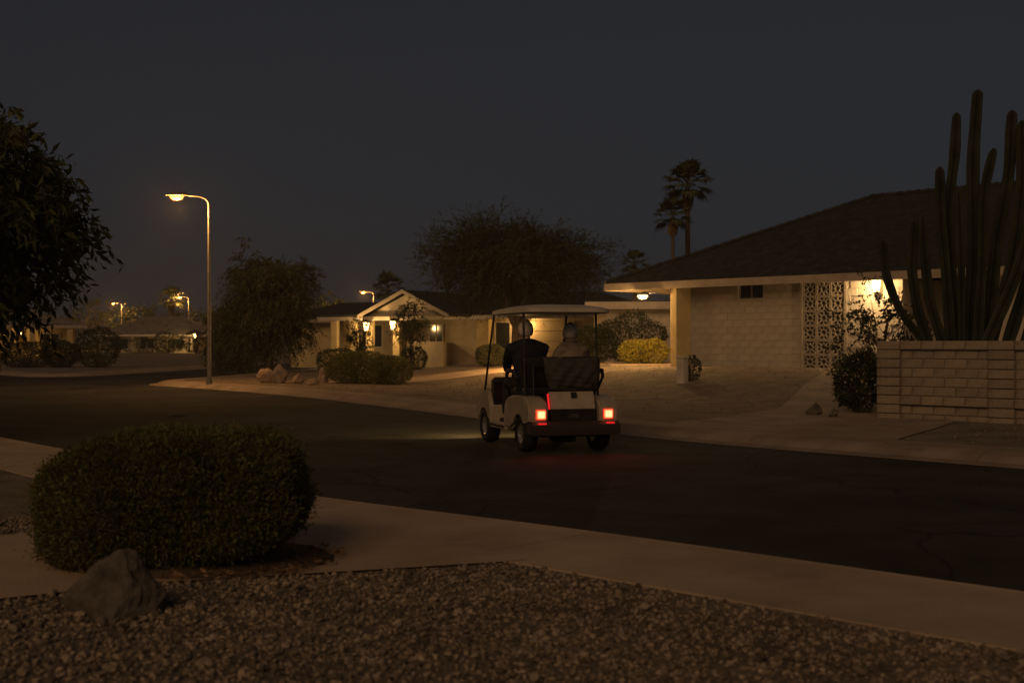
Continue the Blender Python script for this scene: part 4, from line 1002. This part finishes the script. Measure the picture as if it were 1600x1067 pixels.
def ellipsoid(c, r, rot=None, n=3):
    bm_ = bmesh.new(); bmesh.ops.create_icosphere(bm_, subdivisions=n, radius=1, matrix=Matrix.Translation(c) @ (rot.to_4x4() if rot else Matrix.Identity(4)) @ Matrix.Diagonal((*r, 1)))
    me = bpy.data.meshes.new('e'); bm_.to_mesh(me); bm_.free(); return me
def hand(wr, dirv, palm_n, thumb_side, curl=1.0):
    """palm and five separate fingers; dirv: wrist to knuckles, palm_n: normal out of the palm"""
    d = Vector(dirv).normalized(); nrm = Vector(palm_n); nrm = (nrm - d * nrm.dot(d)).normalized(); sd2 = d.cross(nrm) * thumb_side
    wr = Vector(wr); pm = wr + d * .05; ch_ = [[(tuple(wr), (.022, .018)), (tuple(pm), (.034, .016)), (tuple(wr + d * .085), (.036, .014))]]
    ms = [skin(ch_, 1), ellipsoid(wr + d * .055, (.036, .036, .036), None, 2)]
    for k, ln in enumerate((.072, .080, .075, .060)):
        b0 = wr + d * .075 + sd2 * (.030 - .020 * k); a1, a2, a3 = (R(25) * curl, R(75) * curl, R(115) * curl)
        p1 = b0 + (d * math.cos(a1) + nrm * math.sin(a1)) * ln * .45; p2 = p1 + (d * math.cos(a2) + nrm * math.sin(a2)) * ln * .32; p3 = p2 + (d * math.cos(a3) + nrm * math.sin(a3)) * ln * .25
        ms.append(skin([[(tuple(b0), .010), (tuple(p1), .009), (tuple(p2), .0085), (tuple(p3), .007)]], 1))
    t0 = wr + d * .025 + sd2 * .028; t1 = t0 + (d * .6 + sd2 * .7 + nrm * .4).normalized() * .036; t2 = t1 + (d * .7 + sd2 * .1 + nrm * .7).normalized() * .030
    ms.append(skin([[(tuple(t0), .012), (tuple(t1), .0105), (tuple(t2), .009)]], 1)); return ms
def person(label, x0, y0, seat, scale, lean, skin_m, top_m, leg_m, hair_m, hands, head_yaw, bald=0.0, wide=1.0, cat='person'):
    root_M = CT.matrix_basis
    pel = Vector((x0, y0, seat + .105)); s = scale
    def up(dz, dy=0, dx=0): return pel + Vector((dx * s, dy * s + lean[1] * dz, dz * s)) + Vector((lean[0] * dz, 0, 0))
    sp1, sp2, chest, neck0, neck1 = up(.13), up(.27, -.015), up(.40, -.02), up(.53, -.01), up(.585, .012)
    hc = up(.672, .035)
    t = lambda v: tuple(v)
    shs, elb, wri = {}, {}, {}
    for q in (-1, 1):
        shs[q] = up(.435, -.01, q * .185 * wide); wri[q] = Vector(hands[q][0]); m_ = (shs[q] + wri[q]) / 2
        Lr = .29 * s; dd_ = (wri[q] - shs[q]).length / 2; off = math.sqrt(max(.0025, Lr * Lr - dd_ * dd_)); elb[q] = m_ + Vector((q * .45, -.25, -.85)).normalized() * off
    hip = {q: pel + Vector((q * .095, .01, -.01)) for q in (-1, 1)}
    kn = {q: Vector((x0 + q * .15, y0 + .47 * s, seat + .10)) for q in (-1, 1)}; an = {q: Vector((x0 + q * .13, y0 + .63 * s, .395)) for q in (-1, 1)}
    def torso(e=0.0):
        return [(t(pel), (.155 * wide + e, .125 + e)), (t(sp1), (.15 * wide + e, .12 + e)), (t(sp2), (.155 * wide + e, .118 + e)), (t(chest), (.165 * wide + e, .118 + e)), (t(up(.48, -.01)), (.125 * wide + e, .095 + e)), (t(neck0), (.066 + e, .062 + e))]
    def arms(e, end=1.0):
        return [[(t(up(.48, -.01)), (.125 * wide + e, .095 + e)), (t(shs[q]), .066 * wide + e), (t(shs[q].lerp(elb[q], .5)), .056 * wide + e), (t(elb[q]), .047 + e), (t(elb[q].lerp(wri[q], .5)), .042 + e), (t(elb[q].lerp(wri[q], end)), .029 + e)] for q in (-1, 1)]
    def legs(e, end=1.0):
        return [[(t(pel), (.155 * wide + e, .125 + e)), (t(hip[q]), .095 + e), (t(hip[q].lerp(kn[q], .5)), .082 + e), (t(kn[q]), .060 + e), (t(kn[q].lerp(an[q], .4)), .055 + e), (t(kn[q].lerp(an[q], end)), .038 + e)] for q in (-1, 1)]
    # body: one continuous surface, head and hands included
    ms = [skin([torso(-.042)[:-1] + [(t(neck0), (.058, .056)), (t(neck1), (.064, .066)), (t(hc + Vector((0, .0, -.03))), (.06, .07))]] + arms(-.012) + legs(0))]
    Rz = Matrix.Rotation(head_yaw, 3, 'Z'); hd = lambda v: hc + Rz @ (Vector(v) * 1.2)
    ms += [ellipsoid(hd((0, -.008, .025)), (.075 * s * 1.2, .096 * s * 1.2, .098 * s * 1.2), Rz), ellipsoid(hd((0, .028, -.055)), (.056 * s * 1.2, .062 * s * 1.2, .066 * s * 1.2), Rz), ellipsoid(hd((0, .062, -.098)), (.028, .026, .022), Rz),
           ellipsoid(hd((0, .098, -.022)), (.013, .022, .018), Rz, 2), ellipsoid(hd((0, .088, .0)), (.010, .016, .03), Rz, 2), ellipsoid(hd((0, .086, -.068)), (.024, .012, .008), Rz, 2), ellipsoid(hd((0, .078, .032)), (.052, .018, .012), Rz, 2)]
    for q in (-1, 1): ms.append(ellipsoid(hd((q * .080 * s, -.005, -.012)), (.012, .022, .034), Rz @ Matrix.Rotation(q * .35, 3, 'Z'), 2))
    for q in (-1, 1):
        fwd = (wri[q] - elb[q]).normalized(); ms += hand(wri[q], hands[q][1] if hands[q][1] else fwd, hands[q][2], hands[q][3], hands[q][4])
        ms.append(skin([[(t(an[q]), .036), (t(an[q] + Vector((0, .05, -.05))), .036), (t(an[q] + Vector((0, .15, -.062))), (.036, .022))]], 1))
    body = link('person', fuse(ms, .0065, 'person', 2), skin_m); body.matrix_basis = root_M; tag(body, label, cat)
    jk = fuse([skin([torso(.022)[:-1] + [(t(up(.535, -.01)), (.082, .078))]] + arms(.024, .96)), ellipsoid(up(.30, -.03), (.185 * wide, .125, .25)), ellipsoid(up(.42, -.03), (.19 * wide, .105, .10))] + [skin([[(t(up(.54, -.015, q * .03)), .062), (t(up(.49, -.015, q * .105 * wide)), .064), (t(shs[q]), .078 * wide)]], 2) for q in (-1, 1)], .010, 'jacket', 14)
    link('jacket', jk, top_m, body)
    link('collar', MB().tube([up(.545, .0) + Vector((.078 * math.cos(a), .074 * math.sin(a), .012 * math.sin(a) * -1)) for a in np.linspace(0, 2 * math.pi, 21)], .017, 8).mesh('collar', True), top_m, body)
    link('trousers', fuse([skin(legs(.014, .97))], .010, 'trousers', 4), leg_m, body)
    for q in (-1, 1):
        f0 = an[q]; link('shoe', fuse([skin([[(t(f0 + Vector((0, -.03, -.045))), (.045, .038)), (t(f0 + Vector((0, .06, -.045))), (.046, .036)), (t(f0 + Vector((0, .17, -.055))), (.042, .026))]], 2)], .008, 'shoe', 3), mat('shoe_leather', (.03, .025, .02), .5), body)
    # hair: shell over the skull, thinner on top when balding
    bm_ = bmesh.new(); bmesh.ops.create_icosphere(bm_, subdivisions=5, radius=1); kill = []
    for v in bm_.verts:
        p = v.co.copy(); u_ = Vector((p.x, p.y, p.z))
        front = p.y > .30 - .55 * max(0, -p.z) and p.z < .62 + .2 * p.y; low_ = p.z < -.70; baldspot = bald and (p.z > .70 and p.y > -.55 + (1 - bald) * .6)
        if front or low_ or baldspot: kill.append(v)
        nse = 1 + .022 * math.sin(40 * p.x + 9 * p.z) * math.sin(31 * p.z + 11 * p.y) + .02 * math.sin(60 * p.y + 13 * p.x)
        v.co = hd((p.x * .0815 * s * nse, -.010 + p.y * .104 * s * nse, .016 + p.z * (.100 if p.z > 0 else .108) * s * nse))
    bmesh.ops.delete(bm_, geom=kill, context='VERTS')
    r_ = bmesh.ops.solidify(bm_, geom=bm_.faces[:], thickness=.010)
    me = bpy.data.meshes.new('hair'); bm_.to_mesh(me); bm_.free(); me.polygons.foreach_set('use_smooth', [True] * len(me.polygons)); link('hair', me, hair_m, body)
    for q in (-1, 1):
        e_ = ellipsoid(hd((q * .031, .078, .012)), (.013, .012, .011), Rz, 2); link('eye', e_, mat('eye', (.5, .48, .45), .2, spec=.5), body)
    return body
SKIN = mat('skin', (.42, .27, .19), .55, .1, 14)
NAVY = mat('navy_jacket', (.016, .017, .022), .85, .2, 7, .5, 16, bdist=.03)
TANJ = mat('tan_jacket', (.25, .20, .155), .9, .12, 7, .5, 16, bdist=.03)
TROU = mat('dark_trousers', (.03, .028, .03), .9, .15, 7, .4, 14); TROU2 = mat('khaki_trousers', (.16, .13, .10), .9, .15, 7, .4, 14)
GREY = mat('grey_hair', (.56, .50, .43), .8, .25, 40, .5, 90); WHITEH = mat('white_hair', (.80, .74, .66), .8, .2, 40, .5, 90)
wl_, wr_ = Vector((-.455, .985, 1.02)), Vector((-.15, .985, 1.02))
person('person driving in a dark navy jacket with short grey hair', -.345, .36, .765, 1.02, (0.0, .17), SKIN, NAVY, TROU, GREY,
       {-1: (wl_, (.15, .75, .55), (.6, .4, -.6), 1, .95), 1: (wr_, (-.15, .75, .55), (-.6, .4, -.6), -1, .95)}, R(4), wide=1.2)
person('person in a tan jacket with white hair riding as passenger', .275, .36, .765, .98, (-.0, .12), SKIN, TANJ, TROU2, WHITEH,
       {-1: (Vector((.16, .70, 1.02)), (.25, .9, -.2), (0, .1, -1), 1, .6), 1: (Vector((.40, .70, 1.02)), (-.25, .9, -.2), (0, .1, -1), -1, .6)}, R(-6), wide=1.02)

# ------------------------------------------------------------------ thin haze volume added to imitate the lens glow around the lamps
hm = bpy.data.materials.new('glow_haze'); hm.use_nodes = True; hn = hm.node_tree; hn.nodes.remove(hn.nodes['Principled BSDF'])
pv = hn.nodes.new('ShaderNodeVolumePrincipled'); pv.inputs['Color'].default_value = (.92, .90, .88, 1); pv.inputs['Density'].default_value = .0006; pv.inputs['Anisotropy'].default_value = .3
hn.links.new(pv.outputs[0], hn.nodes['Material Output'].inputs['Volume'])
hz = MB().b2((-1400, -120, -1.2), (1400, 2600, 16)).build('haze', hm); tag(hz, 'faint haze added over the street to give the lamps a glow', 'haze', kind='stuff')
